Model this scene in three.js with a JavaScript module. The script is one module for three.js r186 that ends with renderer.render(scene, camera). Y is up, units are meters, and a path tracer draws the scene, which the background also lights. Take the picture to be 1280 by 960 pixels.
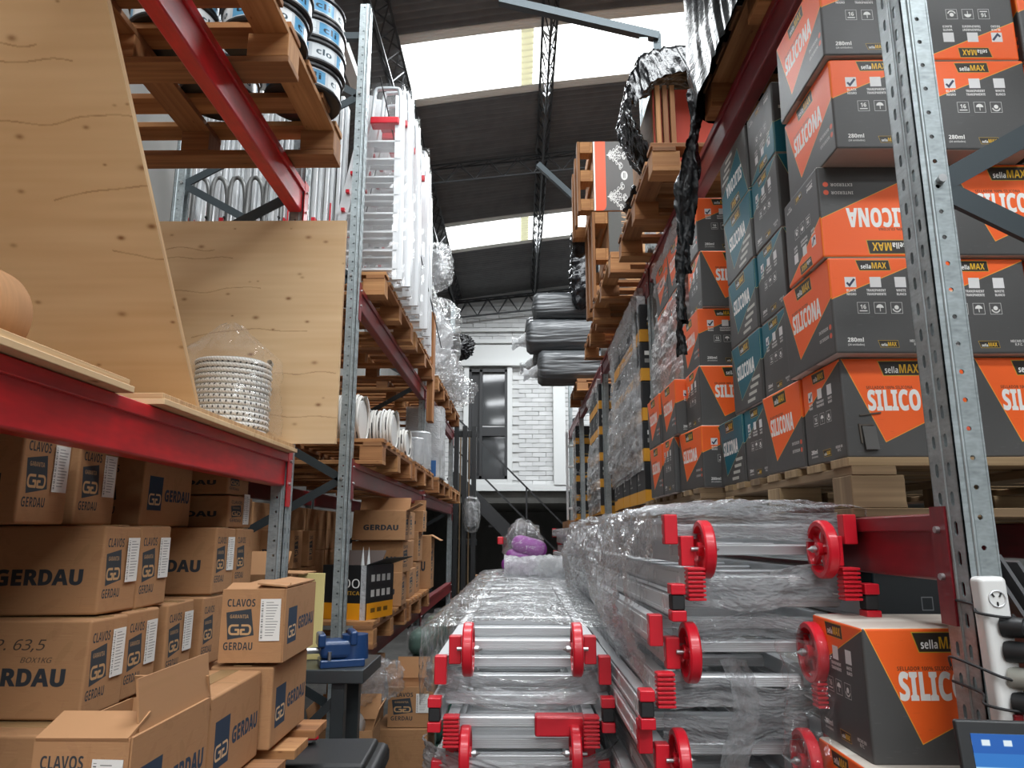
import * as THREE from 'three';
import { RoundedBoxGeometry } from 'three/addons/geometries/RoundedBoxGeometry.js';
import { mergeGeometries, toCreasedNormals, mergeVertices } from 'three/addons/utils/BufferGeometryUtils.js';
import { ImprovedNoise } from 'three/addons/math/ImprovedNoise.js';
import { RectAreaLightUniformsLib } from 'three/addons/lights/RectAreaLightUniformsLib.js';

// ---------------------------------------------------------------- camera, sky, lights, exposure
const scene = new THREE.Scene();
const camera = new THREE.PerspectiveCamera(55.53, 4 / 3, 0.05, 80);
camera.position.set(0, 1.6, 0);
camera.rotation.order = 'YXZ';
camera.rotation.set(0.2033, 0.01074, 0);
const renderer = new THREE.WebGLRenderer({ antialias: true });
renderer.toneMapping = THREE.LinearToneMapping;
renderer.toneMappingExposure = 1.15;
renderer.shadowMap.enabled = true;
scene.background = new THREE.Color(0.95, 1.0, 1.05);        // bright overcast sky, entering only by the unseen gate behind the camera
RectAreaLightUniformsLib.init();
const roofY = (x) => 6.53 - 0.0108 * (x - 6) * (x - 6);       // arched roof, crown to the right of the aisle
const SKYLIGHTS = [6.32, 10.38, 2.26, -1.8, -5.86, -9.92, -13.98, -18.04];                  // translucent strip distances; all but the first two unseen, placed to light camera-facing sides
const SKY_W = 0.84;
for (const d of SKYLIGHTS) for (const [xa, xb] of [[-1.1, 3.9]]) {
  const l = new THREE.RectAreaLight(0xf6fbff, 19, Math.hypot(xb - xa, roofY(xb) - roofY(xa)), SKY_W);
  l.position.set((xa + xb) / 2, (roofY(xa) + roofY(xb)) / 2 - 0.09, -d);
  l.rotation.order = 'ZXY';
  l.rotation.set(-Math.PI / 2, 0, Math.atan2(roofY(xb) - roofY(xa), xb - xa));
  l.castShadow = true; l.name = 'skylight_daylight';
  scene.add(l);
}

// ---------------------------------------------------------------- helpers
let seed = 12345;
const rnd = () => { seed = (seed * 1664525 + 1013904223) >>> 0; return seed / 4294967296; };
const rr = (a, b) => a + (b - a) * rnd();
const pn = new ImprovedNoise();
const noise = (x, y, z = 0) => pn.noise(x + 31.7, y + 17.3, z + 5.1);
const taken = {};
function numbered(n) { const k = taken[n] = (taken[n] ?? -1) + 1; return k ? n + '_' + String(k).padStart(3, '0') : n; }
function shade(o) { o.castShadow = true; o.receiveShadow = true; return o; }
function thing(name, label, category, [x, y, d] = [0, 0, 0], turn = 0, group) {
  const o = new THREE.Group(); o.name = numbered(name); scene.add(o);
  o.position.set(x, y, -d); o.rotation.y = turn; o.userData = { label, category };
  if (group) o.userData.group = group;
  return o;
}
function part(name, geo, mat, parent, x = 0, y = 0, z = 0, rx = 0, ry = 0, rz = 0) {
  const m = shade(new THREE.Mesh(geo, mat)); m.name = name; parent.add(m);
  m.position.set(x, y, z); m.rotation.set(rx, ry, rz);
  return m;
}
function solo(name, label, category, geo, mat, [x, y, d] = [0, 0, 0], turn = 0, group) {
  const m = shade(new THREE.Mesh(geo, mat)); m.name = numbered(name); scene.add(m);
  m.position.set(x, y, -d); m.rotation.y = turn; m.userData = { label, category };
  if (group) m.userData.group = group;
  return m;
}
function struct(name, geo, mat, [x, y, d] = [0, 0, 0], parent = scene) {
  const m = geo ? shade(new THREE.Mesh(geo, mat)) : new THREE.Group();
  m.name = parent === scene ? numbered(name) : name; parent.add(m); m.position.set(x, y, -d);
  if (parent === scene) m.userData = { kind: 'structure' };
  return m;
}
function copyThing(src, label, [x, y, d], turn = 0, group) {
  const c = src.clone(); c.name = numbered(src.name.replace(/_\d{3}$/, '')); scene.add(c);
  c.position.set(x, y, -d); c.rotation.y = turn;
  c.userData = { ...src.userData, label: label || src.userData.label };
  if (group) c.userData.group = group;
  return c;
}
// uv in metres, grain (u) along the longest side
function metreUV(g, ou = 0, ov = 0, longAxis) {
  g.computeBoundingBox();
  const s = g.boundingBox.getSize(new THREE.Vector3()), L = longAxis ?? (s.x >= s.y && s.x >= s.z ? 0 : s.y >= s.z ? 1 : 2);
  const p = g.attributes.position, n = g.attributes.normal, uv = new Float32Array(p.count * 2);
  for (let i = 0; i < p.count; i++) {
    const q = [p.getX(i), p.getY(i), p.getZ(i)], a = [Math.abs(n.getX(i)), Math.abs(n.getY(i)), Math.abs(n.getZ(i))];
    const k = a[0] >= a[1] && a[0] >= a[2] ? 0 : a[1] >= a[2] ? 1 : 2, o = [0, 1, 2].filter((e) => e !== k);
    if (o[1] === L) o.reverse();
    uv[2 * i] = q[o[0]] + ou; uv[2 * i + 1] = q[o[1]] + ov + k * 0.37;
  }
  g.setAttribute('uv', new THREE.BufferAttribute(uv, 2));
  return g;
}
const cache = {};
function bx(w, h, d, bevel = 0, variant = 0) {
  const key = [w, h, d, bevel, variant].map((v) => (+v).toFixed(4)).join();
  return cache[key] ??= metreUV(bevel ? new RoundedBoxGeometry(w, h, d, 1, bevel) : new THREE.BoxGeometry(w, h, d), variant * 0.613, variant * 0.271);
}
const at = (g, x, y, z, rx = 0, ry = 0, rz = 0) => { const c = g.clone(); c.applyMatrix4(new THREE.Matrix4().makeRotationFromEuler(new THREE.Euler(rx, ry, rz))); c.translate(x, y, z); return c; };
function merged(list) { return mergeGeometries(list.map((g) => { const c = g.index ? g.toNonIndexed() : g.clone(); for (const k of Object.keys(c.attributes)) if (!['position', 'normal', 'uv'].includes(k)) c.deleteAttribute(k); c.clearGroups(); return c; })); }
function bar(a, b, w, h) { // a bar of w by h from a to b
  const A = new THREE.Vector3(...a), B = new THREE.Vector3(...b), L = A.distanceTo(B);
  const g = metreUV(new THREE.BoxGeometry(w, h, L)), m = new THREE.Matrix4().lookAt(A, B, Math.abs(B.y - A.y) > 0.98 * L ? new THREE.Vector3(1, 0, 0) : new THREE.Vector3(0, 1, 0));
  g.applyMatrix4(m); g.translate((A.x + B.x) / 2, (A.y + B.y) / 2, (A.z + B.z) / 2);
  return g;
}
function tube(pts, r, seg = 24, rs = 8, closed = false) { return new THREE.TubeGeometry(new THREE.CatmullRomCurve3(pts.map((p) => new THREE.Vector3(...p)), closed, 'catmullrom', 0.4), seg, r, rs, closed); }
// a wrinkled sheet over fn(u, v) -> [x, y, z]
function crumple(fn, nu, nv, amp, fu, fv, sd = 0, sharp = 1, closedU = false) {
  const P = [], N = nu + 1, M = nv + 1, t = new THREE.Vector3(), a = new THREE.Vector3(), b = new THREE.Vector3(), e = 1e-3;
  for (let j = 0; j < M; j++) for (let i = 0; i < N; i++) {
    const u = i / nu, v = j / nv, uu = closedU && i === nu ? 0 : u;
    t.set(...fn(uu, v)); a.set(...fn(uu + e, v)).sub(t); b.set(...fn(uu, Math.min(1, v + e))).sub(v + e > 1 ? new THREE.Vector3(...fn(uu, v - e)) : t);
    const n = a.cross(b); if (n.lengthSq() > 1e-16) n.normalize(); else n.set(0, 0, 0);
    const cu = closedU ? Math.cos(uu * 6.2832) * fu / 6.28 : uu * fu, su = closedU ? Math.sin(uu * 6.2832) * fu / 6.28 : 0;
    const r1 = 1 - 2 * Math.abs(noise(cu + sd, v * fv, su + sd * 1.7)), r2 = 1 - 2 * Math.abs(noise(cu * 2.3 + sd, v * fv * 2.1 + 3.3, su * 2.3)), r3 = noise(cu * 0.35, v * fv * 0.35 + sd, su);
    const h = amp * (sharp * (0.6 * r1 + 0.35 * r2) + 0.9 * r3);
    P.push(t.x + n.x * h, t.y + n.y * h, t.z + n.z * h);
  }
  const I = [];
  for (let j = 0; j < nv; j++) for (let i = 0; i < nu; i++) { const k = j * N + i; I.push(k, k + 1, k + N, k + 1, k + N + 1, k + N); }
  const g = new THREE.BufferGeometry(); g.setAttribute('position', new THREE.Float32BufferAttribute(P, 3)); g.setIndex(I);
  const uv = new Float32Array(N * M * 2); for (let j = 0; j < M; j++) for (let i = 0; i < N; i++) { uv[2 * (j * N + i)] = i / nu; uv[2 * (j * N + i) + 1] = j / nv; }
  g.setAttribute('uv', new THREE.BufferAttribute(uv, 2));
  g.computeVertexNormals();
  return g;
}
// ring round a rounded rectangle, u in 0..1 -> [x, z]
function ringXZ(u, w, d, r) {
  const a = u * Math.PI * 2, c = Math.cos(a), s = Math.sin(a), k = Math.pow(Math.pow(Math.abs(c), 8) + Math.pow(Math.abs(s), 8), -1 / 8);
  return [c * k * w / 2, s * k * d / 2];
}

// ---------------------------------------------------------------- textures and materials
function canvasTex(w, h, draw, repeat) {
  const c = document.createElement('canvas'); c.width = w; c.height = h;
  draw(c.getContext('2d'), w, h);
  const t = new THREE.CanvasTexture(c); t.colorSpace = THREE.SRGBColorSpace; t.magFilter = THREE.LinearFilter;
  if (repeat) { t.wrapS = t.wrapT = THREE.RepeatWrapping; t.repeat.set(...repeat); }
  return t;
}
function dataTex(n, m, fn, repeat = [1, 1], color = true) { // fn(u, v) -> [r, g, b] 0..255
  const a = new Uint8Array(n * m * 4);
  for (let j = 0; j < m; j++) for (let i = 0; i < n; i++) { const c = fn(i / n, j / m), k = 4 * (j * n + i); a[k] = Math.max(0, Math.min(255, c[0])); a[k + 1] = Math.max(0, Math.min(255, c[1])); a[k + 2] = Math.max(0, Math.min(255, c[2])); a[k + 3] = 255; }
  const t = new THREE.DataTexture(a, n, m, THREE.RGBAFormat); t.magFilter = THREE.LinearFilter; t.wrapS = t.wrapT = THREE.RepeatWrapping; t.repeat.set(...repeat);
  if (color) t.colorSpace = THREE.SRGBColorSpace;
  t.needsUpdate = true; return t;
}
// tileable noise
const tn = (u, v, f, g = f, s = 0) => { const A = 6.28318, cu = Math.cos(A * u) * f / A, su = Math.sin(A * u) * f / A; return 0.6 * (pn.noise(cu + 9.3 + s, su + 4.1, Math.cos(A * v) * g / A + s) + pn.noise(Math.sin(A * v) * g / A + 2.2 + s, cu, su + s)); };
function woodTex(base, dark, knots, n = 512, m = 512, sd = 1, streak = 1, cracks = 0) {
  const K = []; let s2 = sd * 977; const r = () => { s2 = (s2 * 1103515245 + 12345) & 0x7fffffff; return s2 / 0x7fffffff; };
  for (let i = 0; i < knots; i++) K.push([r(), r(), 0.0018 + 0.0032 * r(), 0.35 + 0.65 * r()]);
  return dataTex(n, m, (u, v) => {
    let t = 0.5 + 0.5 * tn(u, v, 2.2, 26, sd) * streak + 0.28 * tn(u, v, 5, 90, sd + 3) + 0.25 * tn(u, v, 3, 5, sd + 7);
    let k = 0;
    for (const [a, b, q, w] of K) { const du = Math.min(Math.abs(u - a), 1 - Math.abs(u - a)) * 0.6, dv = Math.min(Math.abs(v - b), 1 - Math.abs(v - b)), e = Math.hypot(du, dv) / q; if (e < 3) k = Math.max(k, w * Math.exp(-e * e)); }
    for (let q = 0; q < cracks; q++) { const c0 = ((q * 0.377 + sd * 0.13) % 1), u0 = (q * 0.618 + 0.1) % 1, du = (u - u0 + 1) % 1; if (du < 0.34) { const e = Math.abs(v - c0 - 0.02 * noise(du * 9, q * 3.1) - 0.03 * (q % 3 - 1) * du); if (e < 0.0016) k = Math.max(k, 0.55 * (0.4 + 0.6 * Math.abs(noise(du * 40, q)))); } }
    t = Math.max(0, Math.min(1, t));
    return [0, 1, 2].map((c) => (base[c] * (1 - t) + dark[c] * t) * (1 - [0.42, 0.55, 0.65][c] * k));
  });
}
const std = (o) => new THREE.MeshStandardMaterial(o), phys = (o) => new THREE.MeshPhysicalMaterial(o);
const lin = (r, g, b) => new THREE.Color().setRGB(r, g, b);
const M = {};
M.ply = std({ map: woodTex([228, 200, 160], [200, 164, 120], 80, 640, 640, 3, 0.55, 9), roughness: 0.62 }); M.ply.map.repeat.set(0.8, 0.8);
M.plyEdge = std({ map: woodTex([226, 196, 150], [168, 124, 84], 0, 256, 256, 5), roughness: 0.75 }); M.plyEdge.map.repeat.set(1, 6);
M.wood = [std({ map: woodTex([186, 132, 84], [128, 82, 46], 8, 320, 320, 11), roughness: 0.8 }), std({ map: woodTex([200, 150, 98], [146, 98, 58], 8, 320, 320, 14), roughness: 0.8 }), std({ map: woodTex([168, 120, 78], [112, 72, 42], 10, 320, 320, 17), roughness: 0.8 })];
M.oldWood = [std({ map: woodTex([158, 132, 100], [96, 76, 54], 8, 320, 320, 21), roughness: 0.85 }), std({ map: woodTex([172, 146, 110], [110, 88, 62], 8, 320, 320, 24), roughness: 0.85 })];
for (const m of [...M.wood, ...M.oldWood]) m.map.repeat.set(1.1, 2.5);
const spangle = dataTex(256, 256, (u, v) => { const a = 168 + 16 * tn(u, v, 60, 40, 2) + 18 * tn(u, v, 22, 14, 4) + 14 * tn(u, v, 4, 3, 7); return [a * 0.97, a * 1.02, a * 1.03]; }, [4, 4]);
M.galv = std({ map: spangle, metalness: 0.55, roughness: 0.42 });
M.brace = std({ color: lin(0.055, 0.068, 0.075), metalness: 0.5, roughness: 0.45 });
M.bolt = std({ color: lin(0.5, 0.5, 0.5), metalness: 0.9, roughness: 0.35 });
const redWear = dataTex(256, 256, (u, v) => { const a = 1 + 0.16 * tn(u, v, 6, 18, 3) + 0.1 * tn(u, v, 30, 60, 8); return [188 * a, 20 * a + 3, 30 * a + 3]; }, [0.8, 2]);
M.red = phys({ map: redWear, roughness: 0.38, clearcoat: 0.25, clearcoatRoughness: 0.3 });
const wineWear = dataTex(256, 256, (u, v) => { const a = 1 + 0.2 * tn(u, v, 6, 18, 5) + 0.1 * tn(u, v, 30, 60, 9); return [118 * a, 16 * a + 3, 26 * a + 3]; }, [0.8, 2]);
M.wine = phys({ map: wineWear, roughness: 0.4, clearcoat: 0.2, clearcoatRoughness: 0.35 });
M.alu = std({ color: lin(0.74, 0.75, 0.76), metalness: 0.5, roughness: 0.36 });
M.redPlastic = phys({ color: lin(0.62, 0.008, 0.022), roughness: 0.36, clearcoat: 0.2 });
M.blackRubber = std({ color: lin(0.014, 0.014, 0.015), roughness: 0.6 });
M.blackPlastic = std({ color: lin(0.02, 0.021, 0.022), roughness: 0.42 });
const filmBump = dataTex(512, 512, (u, v) => { const r = 1 - Math.abs(tn(u, v, 9, 14, 1)) * 2.2, q = 1 - Math.abs(tn(u, v, 22, 34, 5)) * 2.2, z = 1 - Math.abs(tn(u, v, 50, 60, 8)) * 2; const a = 128 * Math.max(0, r) + 80 * Math.max(0, q) + 34 * Math.max(0, z); return [a, a, a]; }, [4, 4], false);
M.film = phys({ bumpMap: filmBump, bumpScale: 0.006, color: 0xffffff, transmission: 0.955, roughness: 0.14, thickness: 0, ior: 1.5, specularIntensity: 1, side: THREE.DoubleSide });
M.filmClear = phys({ color: 0xffffff, transmission: 0.97, roughness: 0.08, thickness: 0, ior: 1.5, side: THREE.DoubleSide });
M.filmStack = phys({ bumpMap: filmBump, bumpScale: 0.008, color: lin(0.9, 0.91, 0.92), transmission: 0.74, roughness: 0.15, thickness: 0, ior: 1.5, side: THREE.DoubleSide });
M.filmMilky = phys({ bumpMap: filmBump, bumpScale: 0.008, color: lin(0.92, 0.93, 0.94), transmission: 0.6, roughness: 0.2, thickness: 0, ior: 1.5, side: THREE.DoubleSide });
M.blackFilm = phys({ color: lin(0.005, 0.005, 0.006), roughness: 0.24, specularIntensity: 0.75, bumpMap: filmBump, bumpScale: 0.0012, side: THREE.DoubleSide });
M.greyFoam = phys({ color: lin(0.06, 0.064, 0.068), roughness: 0.5, clearcoat: 0.45, clearcoatRoughness: 0.22 });
M.white = std({ color: lin(0.72, 0.73, 0.72), roughness: 0.6 });
M.rope = std({ color: lin(0.68, 0.68, 0.66), roughness: 0.9 });
M.dark = std({ color: lin(0.02, 0.02, 0.021), roughness: 0.8 });
M.kraft = std({ map: dataTex(256, 256, (u, v) => { const a = 1 + 0.05 * tn(u, v, 3, 50, 3) + 0.05 * tn(u, v, 5, 5, 8); return [176 * a, 130 * a, 88 * a]; }, [3, 3]), roughness: 0.8 });
// ---------------------------------------------------------------- building shell
{
  const conc = dataTex(300, 300, (u, v) => { const a = 92 + 16 * tn(u, v, 4, 4, 1) + 12 * tn(u, v, 18, 18, 2) + 10 * tn(u, v, 70, 70, 3); return [a, a * 0.98, a * 0.95]; }, [0.5, 0.5]);
  struct('floor', metreUV(new THREE.BoxGeometry(11.6, 0.2, 42)), std({ map: conc, roughness: 0.75 }), [3.4, -0.1, -2]);
  const plaster = std({ map: dataTex(256, 256, (u, v) => { const a = 148 + 14 * tn(u, v, 3, 3, 4) + 10 * tn(u, v, 16, 16, 5); return [a, a, a * 0.98]; }, [0.4, 0.4]), roughness: 0.9 });
  const cementWall = std({ map: dataTex(200, 200, (u, v) => { const a = 128 + 14 * tn(u, v, 3, 3, 14) + 10 * tn(u, v, 14, 14, 15); return [a, a * 0.99, a * 0.96]; }, [0.4, 0.4]), roughness: 0.9 });   // bare cement render
  struct('wall_left', metreUV(new THREE.BoxGeometry(0.2, 6.2, 42)), cementWall, [-2.3, 3.1, -2]);
  struct('wall_right', metreUV(new THREE.BoxGeometry(0.2, 6.8, 42)), cementWall, [9.1, 3.4, -2]);
  const wf = struct('wall_front', null);                       // unseen, behind the camera; open gate placed to light camera-facing sides
  struct('wall_panel', metreUV(new THREE.BoxGeometry(0.9, 6.6, 0.2)), plaster, [-2.0, 3.3, -22.9], wf);
  struct('wall_panel', metreUV(new THREE.BoxGeometry(6.0, 6.6, 0.2)), plaster, [6.1, 3.3, -22.9], wf);
  struct('lintel', metreUV(new THREE.BoxGeometry(5.2, 2.4, 0.2)), plaster, [0.6, 5.45, -22.9], wf);

  // corrugated roof between the translucent strips
  const roofMat = std({ map: dataTex(256, 256, (u, v) => { const a = 104 + 12 * tn(u, v, 4, 9, 6) + 8 * tn(u, v, 30, 12, 7); return [a, a * 1.01, a * 1.02]; }, [0.35, 0.8]), roughness: 0.7 });
  const skyMat = phys({ color: lin(0.8, 0.82, 0.8), roughness: 0.6, emissive: lin(1, 1.03, 1.02), emissiveIntensity: 2.6 });
  const edgeMat = std({ color: lin(0.8, 0.8, 0.76), roughness: 0.6 });
  const lapMat = phys({ color: lin(0.7, 0.7, 0.52), roughness: 0.6, emissive: lin(0.62, 0.62, 0.42), emissiveIntensity: 0.7 });
  function sheet(d0, d1, x0, x1, nx, lift = 0, thick = 0.05, pitch = 0.09, amp = 0.021) { // corrugations run across the aisle
    const nz = Math.max(6, Math.round((d1 - d0) / pitch * 6)), P = [], I = [], row = nx + 1, UV = [];
    for (let side = 0; side < 2; side++) for (let j = 0; j <= nz; j++) for (let i = 0; i <= nx; i++) {
      const d = d0 + (d1 - d0) * j / nz, x = x0 + (x1 - x0) * i / nx;
      P.push(x, roofY(x) + lift + side * thick + amp * Math.sin(d / pitch * 6.2832), -d); UV.push(x, d);
    }
    const o = row * (nz + 1);
    for (let j = 0; j < nz; j++) for (let i = 0; i < nx; i++) { const k = j * row + i; I.push(k, k + 1, k + row, k + 1, k + row + 1, k + row); I.push(o + k, o + k + row, o + k + 1, o + k + 1, o + k + row, o + k + row + 1); }
    const rim = []; for (let i = 0; i <= nx; i++) rim.push(i); for (let j = 1; j <= nz; j++) rim.push(j * row + nx); for (let i = nx - 1; i >= 0; i--) rim.push(nz * row + i); for (let j = nz - 1; j >= 0; j--) rim.push(j * row);
    for (let k = 0; k + 1 < rim.length; k++) I.push(rim[k], o + rim[k], rim[k + 1], rim[k + 1], o + rim[k], o + rim[k + 1]);
    const g = new THREE.BufferGeometry(); g.setAttribute('position', new THREE.Float32BufferAttribute(P, 3)); g.setAttribute('uv', new THREE.Float32BufferAttribute(UV, 2)); g.setIndex(I); g.computeVertexNormals();
    return g;
  }
  const roof = struct('ceiling', null);
  const strips = [...SKYLIGHTS].sort((a, b) => a - b), W = SKY_W / 2 + 0.13;
  const cuts = [-23.1, ...strips.flatMap((s) => [s - W, s + W]), 18.9];
  for (let i = 0; i < cuts.length; i += 2) for (const [xa, xb] of [[-2.4, 1.2], [1.2, 5], [5, 9.2]])
    struct('roof_sheet', sheet(cuts[i], cuts[i + 1], xa, xb, 10), roofMat, [0, 0, 0], roof);
  for (const s of strips) struct('roof_sheet', sheet(s - W, s + W, -2.4, -1.1, 3), roofMat, [0, 0, 0], roof), struct('roof_sheet', sheet(s - W, s + W, 3.9, 9.2, 3), roofMat, [0, 0, 0], roof);
  strips.forEach((s, i) => {  // only the two farthest strips are in view; the others light camera-facing sides
    const w = struct('window_' + (i + 2), null); w.userData.label = 'translucent corrugated roof skylight strip';
    for (const [xa, xb] of [[-1.1, 0.02], [0.14, 1.9], [2.02, 3.9]]) struct('skylight_pane', sheet(s - SKY_W / 2, s + SKY_W / 2, xa, xb, 6, 0.0, 0.012), skyMat, [0, 0, 0], w);
    for (const xa of [0.02, 1.9]) struct('pane_lap', sheet(s - SKY_W / 2, s + SKY_W / 2, xa, xa + 0.12, 1, -0.004, 0.014), lapMat, [0, 0, 0], w);
    for (const e of [-1, 1]) struct('edge_band', sheet(s + (e < 0 ? -W : SKY_W / 2), s + (e < 0 ? -SKY_W / 2 : W), -1.1, 3.9, 12, -0.01, 0.02, 0.045, 0.006), edgeMat, [0, 0, 0], w);
  });

  // lattice trusses under the roof
  const steel = std({ color: lin(0.045, 0.047, 0.05), roughness: 0.55, metalness: 0.4 });
  function truss(label, A, B, w, h, step, r, group) {
    const t = thing('roof_truss', label, 'truss', [0, 0, 0], 0, group);
    const a = new THREE.Vector3(...A), b = new THREE.Vector3(...B), dir = b.clone().sub(a), L = dir.length(); dir.normalize();
    const side = new THREE.Vector3().crossVectors(dir, new THREE.Vector3(0, 1, 0)).normalize(), up = new THREE.Vector3(0, -1, 0);
    const pt = (s, u, v) => a.clone().addScaledVector(dir, s).addScaledVector(side, u).addScaledVector(up, v).toArray();
    for (const [u, v] of [[-w / 2, 0], [w / 2, 0], [0, h]]) part('chord', bar(pt(0, u, v), pt(L, u, v), r * 2, r * 2), steel, t);
    const web = [];
    for (let s = 0; s < L - step * 0.5; s += step) {
      for (const u of [-w / 2, w / 2]) { web.push(bar(pt(s, u, 0), pt(s + step / 2, 0, h), r, r), bar(pt(s + step / 2, 0, h), pt(Math.min(L, s + step), u, 0), r, r)); }
      web.push(bar(pt(s, -w / 2, 0), pt(Math.min(L, s + step), w / 2, 0), r, r));
    }
    part('lattice_web', merged(web), steel, t);
    return t;
  }
  truss('long lattice truss under the left end of the roof skylights', [-1.18, roofY(-1.18) - 0.04, -0.5], [-1.18, roofY(-1.18) - 0.04, -13.0], 0.2, 0.22, 0.3, 0.011);
  truss('long lattice truss running along the roof above the middle of the aisle', [0.28, roofY(0.28) - 0.04, -0.5], [0.28, roofY(0.28) - 0.04, -13.0], 0.13, 0.2, 0.3, 0.011);
  truss('lattice arch truss crossing the roof between the two visible skylights', [-2.1, roofY(-2.1) - 0.05, -8.0], [4.2, roofY(4.2) - 0.05, -8.0], 0.1, 0.2, 0.35, 0.008);
  truss('lattice arch truss against the top of the white brick wall', [-2.1, roofY(-2.1) - 0.1, -12.95], [4.2, roofY(4.2) - 0.1, -12.95], 0.12, 0.3, 0.38, 0.013);
  solo('gutter_pipe', 'white pipe running under the roof above the stored stepladders', 'pipe', bar([-1.42, 5.45, -1.0], [-1.42, 5.45, -12.9], 0.09, 0.09), M.white);

  // far wall of white painted brick over an open dark bay
  const WD = 13.2, BASE = 2.45;
  const wb = struct('wall_back', null);
  const brickMats = [0.62, 0.66, 0.70].map((c) => std({ color: lin(c, c * 1.005, c), roughness: 0.85 }));
  const mortar = std({ color: lin(0.6, 0.6, 0.59), roughness: 0.95 });
  struct('wall_core', metreUV(new THREE.BoxGeometry(1.42, 4.2, 0.2)), mortar, [-1.63, BASE + 2.1, WD + 0.13], wb);
  struct('wall_core', metreUV(new THREE.BoxGeometry(10.0, 4.3, 0.2)), mortar, [4.1, BASE + 2.15, WD + 0.13], wb);
  struct('wall_core', metreUV(new THREE.BoxGeometry(0.7, 2.15, 0.2)), mortar, [-0.58, 5.7, WD + 0.13], wb);
  const bg = []; for (let i = 0; i < 5; i++) { const g = new THREE.BoxGeometry(0.236, 0.077, 0.03), p = g.attributes.position; for (let k = 0; k < p.count; k++) { p.setXYZ(k, p.getX(k) + rr(-0.003, 0.003), p.getY(k) + rr(-0.003, 0.003), p.getZ(k) + (p.getZ(k) > 0 ? rr(-0.003, 0.003) : 0)); } g.computeVertexNormals(); bg.push(g); }
  const far = []; let nb = 0;
  for (let r = 0; r < 46; r++) for (let c = 0; c < 22; c++) {
    const x = -2.1 + c * 0.245 + (r % 2) * 0.122, y = BASE + 0.06 + r * 0.084;
    if (x > 3.0) continue;
    if (x > -1.03 && x < -0.13 && y < 4.66) continue;             // window and its surround
    if (y > 4.62 && y < 5.12) continue;                           // ledge band
    const seen = x > -1.3 && x < 0.95 && y < 5.9;
    if (seen && nb < 300) { const m = struct('brick', bg[(r * 7 + c * 3) % 5], brickMats[(r * 5 + c * 11) % 3], [x, y, WD + 0.02], wb); nb++; }
    else far.push(at(bg[(r + c) % 5], x, y, -(WD + 0.02)));
  }
  const fb = struct('brick_field', merged(far), brickMats[1], [0, 0, 0], wb); fb.userData.kind = 'stuff';
  struct('ledge', bx(5.2, 0.36, 0.16), M.white, [0.45, 4.87, WD - 0.02], wb);
  struct('ledge_moulding', bx(5.2, 0.07, 0.24), M.white, [0.45, 5.1, WD - 0.04], wb);
  struct('ledge_moulding', bx(5.2, 0.06, 0.22), M.white, [0.45, 4.67, WD - 0.04], wb);
  struct('sill_beam', bx(5.2, 0.12, 0.3), M.white, [0.45, BASE - 0.03, WD + 0.05], wb);
  struct('pilaster', bx(0.22, 2.15, 0.2), M.white, [0.72, 3.54, WD - 0.02], wb);
  solo('conduit', 'thin white conduit pipe along the upper far wall', 'conduit', bar([-2.1, 5.32, -13.14], [3.0, 5.36, -13.14], 0.05, 0.05), M.white);
  // window in the far wall
  const wn = struct('window_1', null, null, [-0.58, 3.53, WD]);
  const frameMat = std({ color: lin(0.03, 0.03, 0.032), roughness: 0.5 }), glass = phys({ color: lin(0.07, 0.072, 0.074), roughness: 0.06, metalness: 0.0, specularIntensity: 1 });
  struct('surround', merged([bx(0.09, 2.2, 0.16).clone().translate(0.4, 0, 0), bx(0.09, 2.2, 0.16).clone().translate(-0.4, 0, 0)]), M.white, [0, 0, 0], wn);
  struct('surround', bx(0.72, 0.11, 0.16), M.white, [0, -1.02, 0], wn);
  struct('window_frame', merged([at(bx(0.05, 2.0, 0.1), -0.33, 0.05, 0.02), at(bx(0.05, 2.0, 0.1), 0.33, 0.05, 0.02), at(bx(0.05, 2.0, 0.1), -0.13, 0.05, 0.02), at(bx(0.7, 0.05, 0.1), 0, 1.03, 0.02), at(bx(0.7, 0.05, 0.1), 0, -0.93, 0.02), at(bx(0.46, 0.16, 0.08), 0.1, -0.1, 0.02)]), frameMat, [0, 0, 0], wn);
  struct('pane', bx(0.42, 0.95, 0.012), glass, [0.1, 0.5, 0.02], wn);
  struct('pane', bx(0.42, 0.75, 0.012), glass, [0.1, -0.55, 0.02], wn);
  struct('pane', bx(0.18, 1.95, 0.012), frameMat, [-0.23, 0.05, 0.02], wn);
  struct('trim_1', metreUV(new THREE.BoxGeometry(11.4, 0.2, 5.2)), cementWall, [3.4, BASE - 0.2, WD + 2.7]);       // mezzanine floor slab
  struct('wall_far', metreUV(new THREE.BoxGeometry(11.4, 7.2, 0.2)), cementWall, [3.4, 3.5, 18.9]);
  // staircase under the mezzanine
  const st = thing('steel_staircase', 'black steel staircase with thin handrails below the white far wall', 'staircase', [0, 0, 0]);
  for (const z of [-11.2, -12.0]) part('stringer', bar([-1.05, 2.5, z], [1.4, 0.06, z], 0.05, 0.2), frameMat, st);
  for (let i = 0; i < 9; i++) part('tread', bar([-0.85 + i * 0.25, 2.22 - i * 0.25, -11.2], [-0.85 + i * 0.25, 2.22 - i * 0.25, -12.0], 0.24, 0.03), frameMat, st);
  for (const k of [0.45, 0.95]) part('handrail', bar([-1.05, 2.5 + k, -11.2], [1.2, 0.25 + k, -11.2], 0.025, 0.025), frameMat, st);
  for (const [x, y] of [[-0.95, 2.4], [0.1, 1.35], [1.1, 0.35]]) part('handrail_post', bar([x, y, -11.2], [x, y + 0.95, -11.2], 0.025, 0.025), frameMat, st);
}
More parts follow.
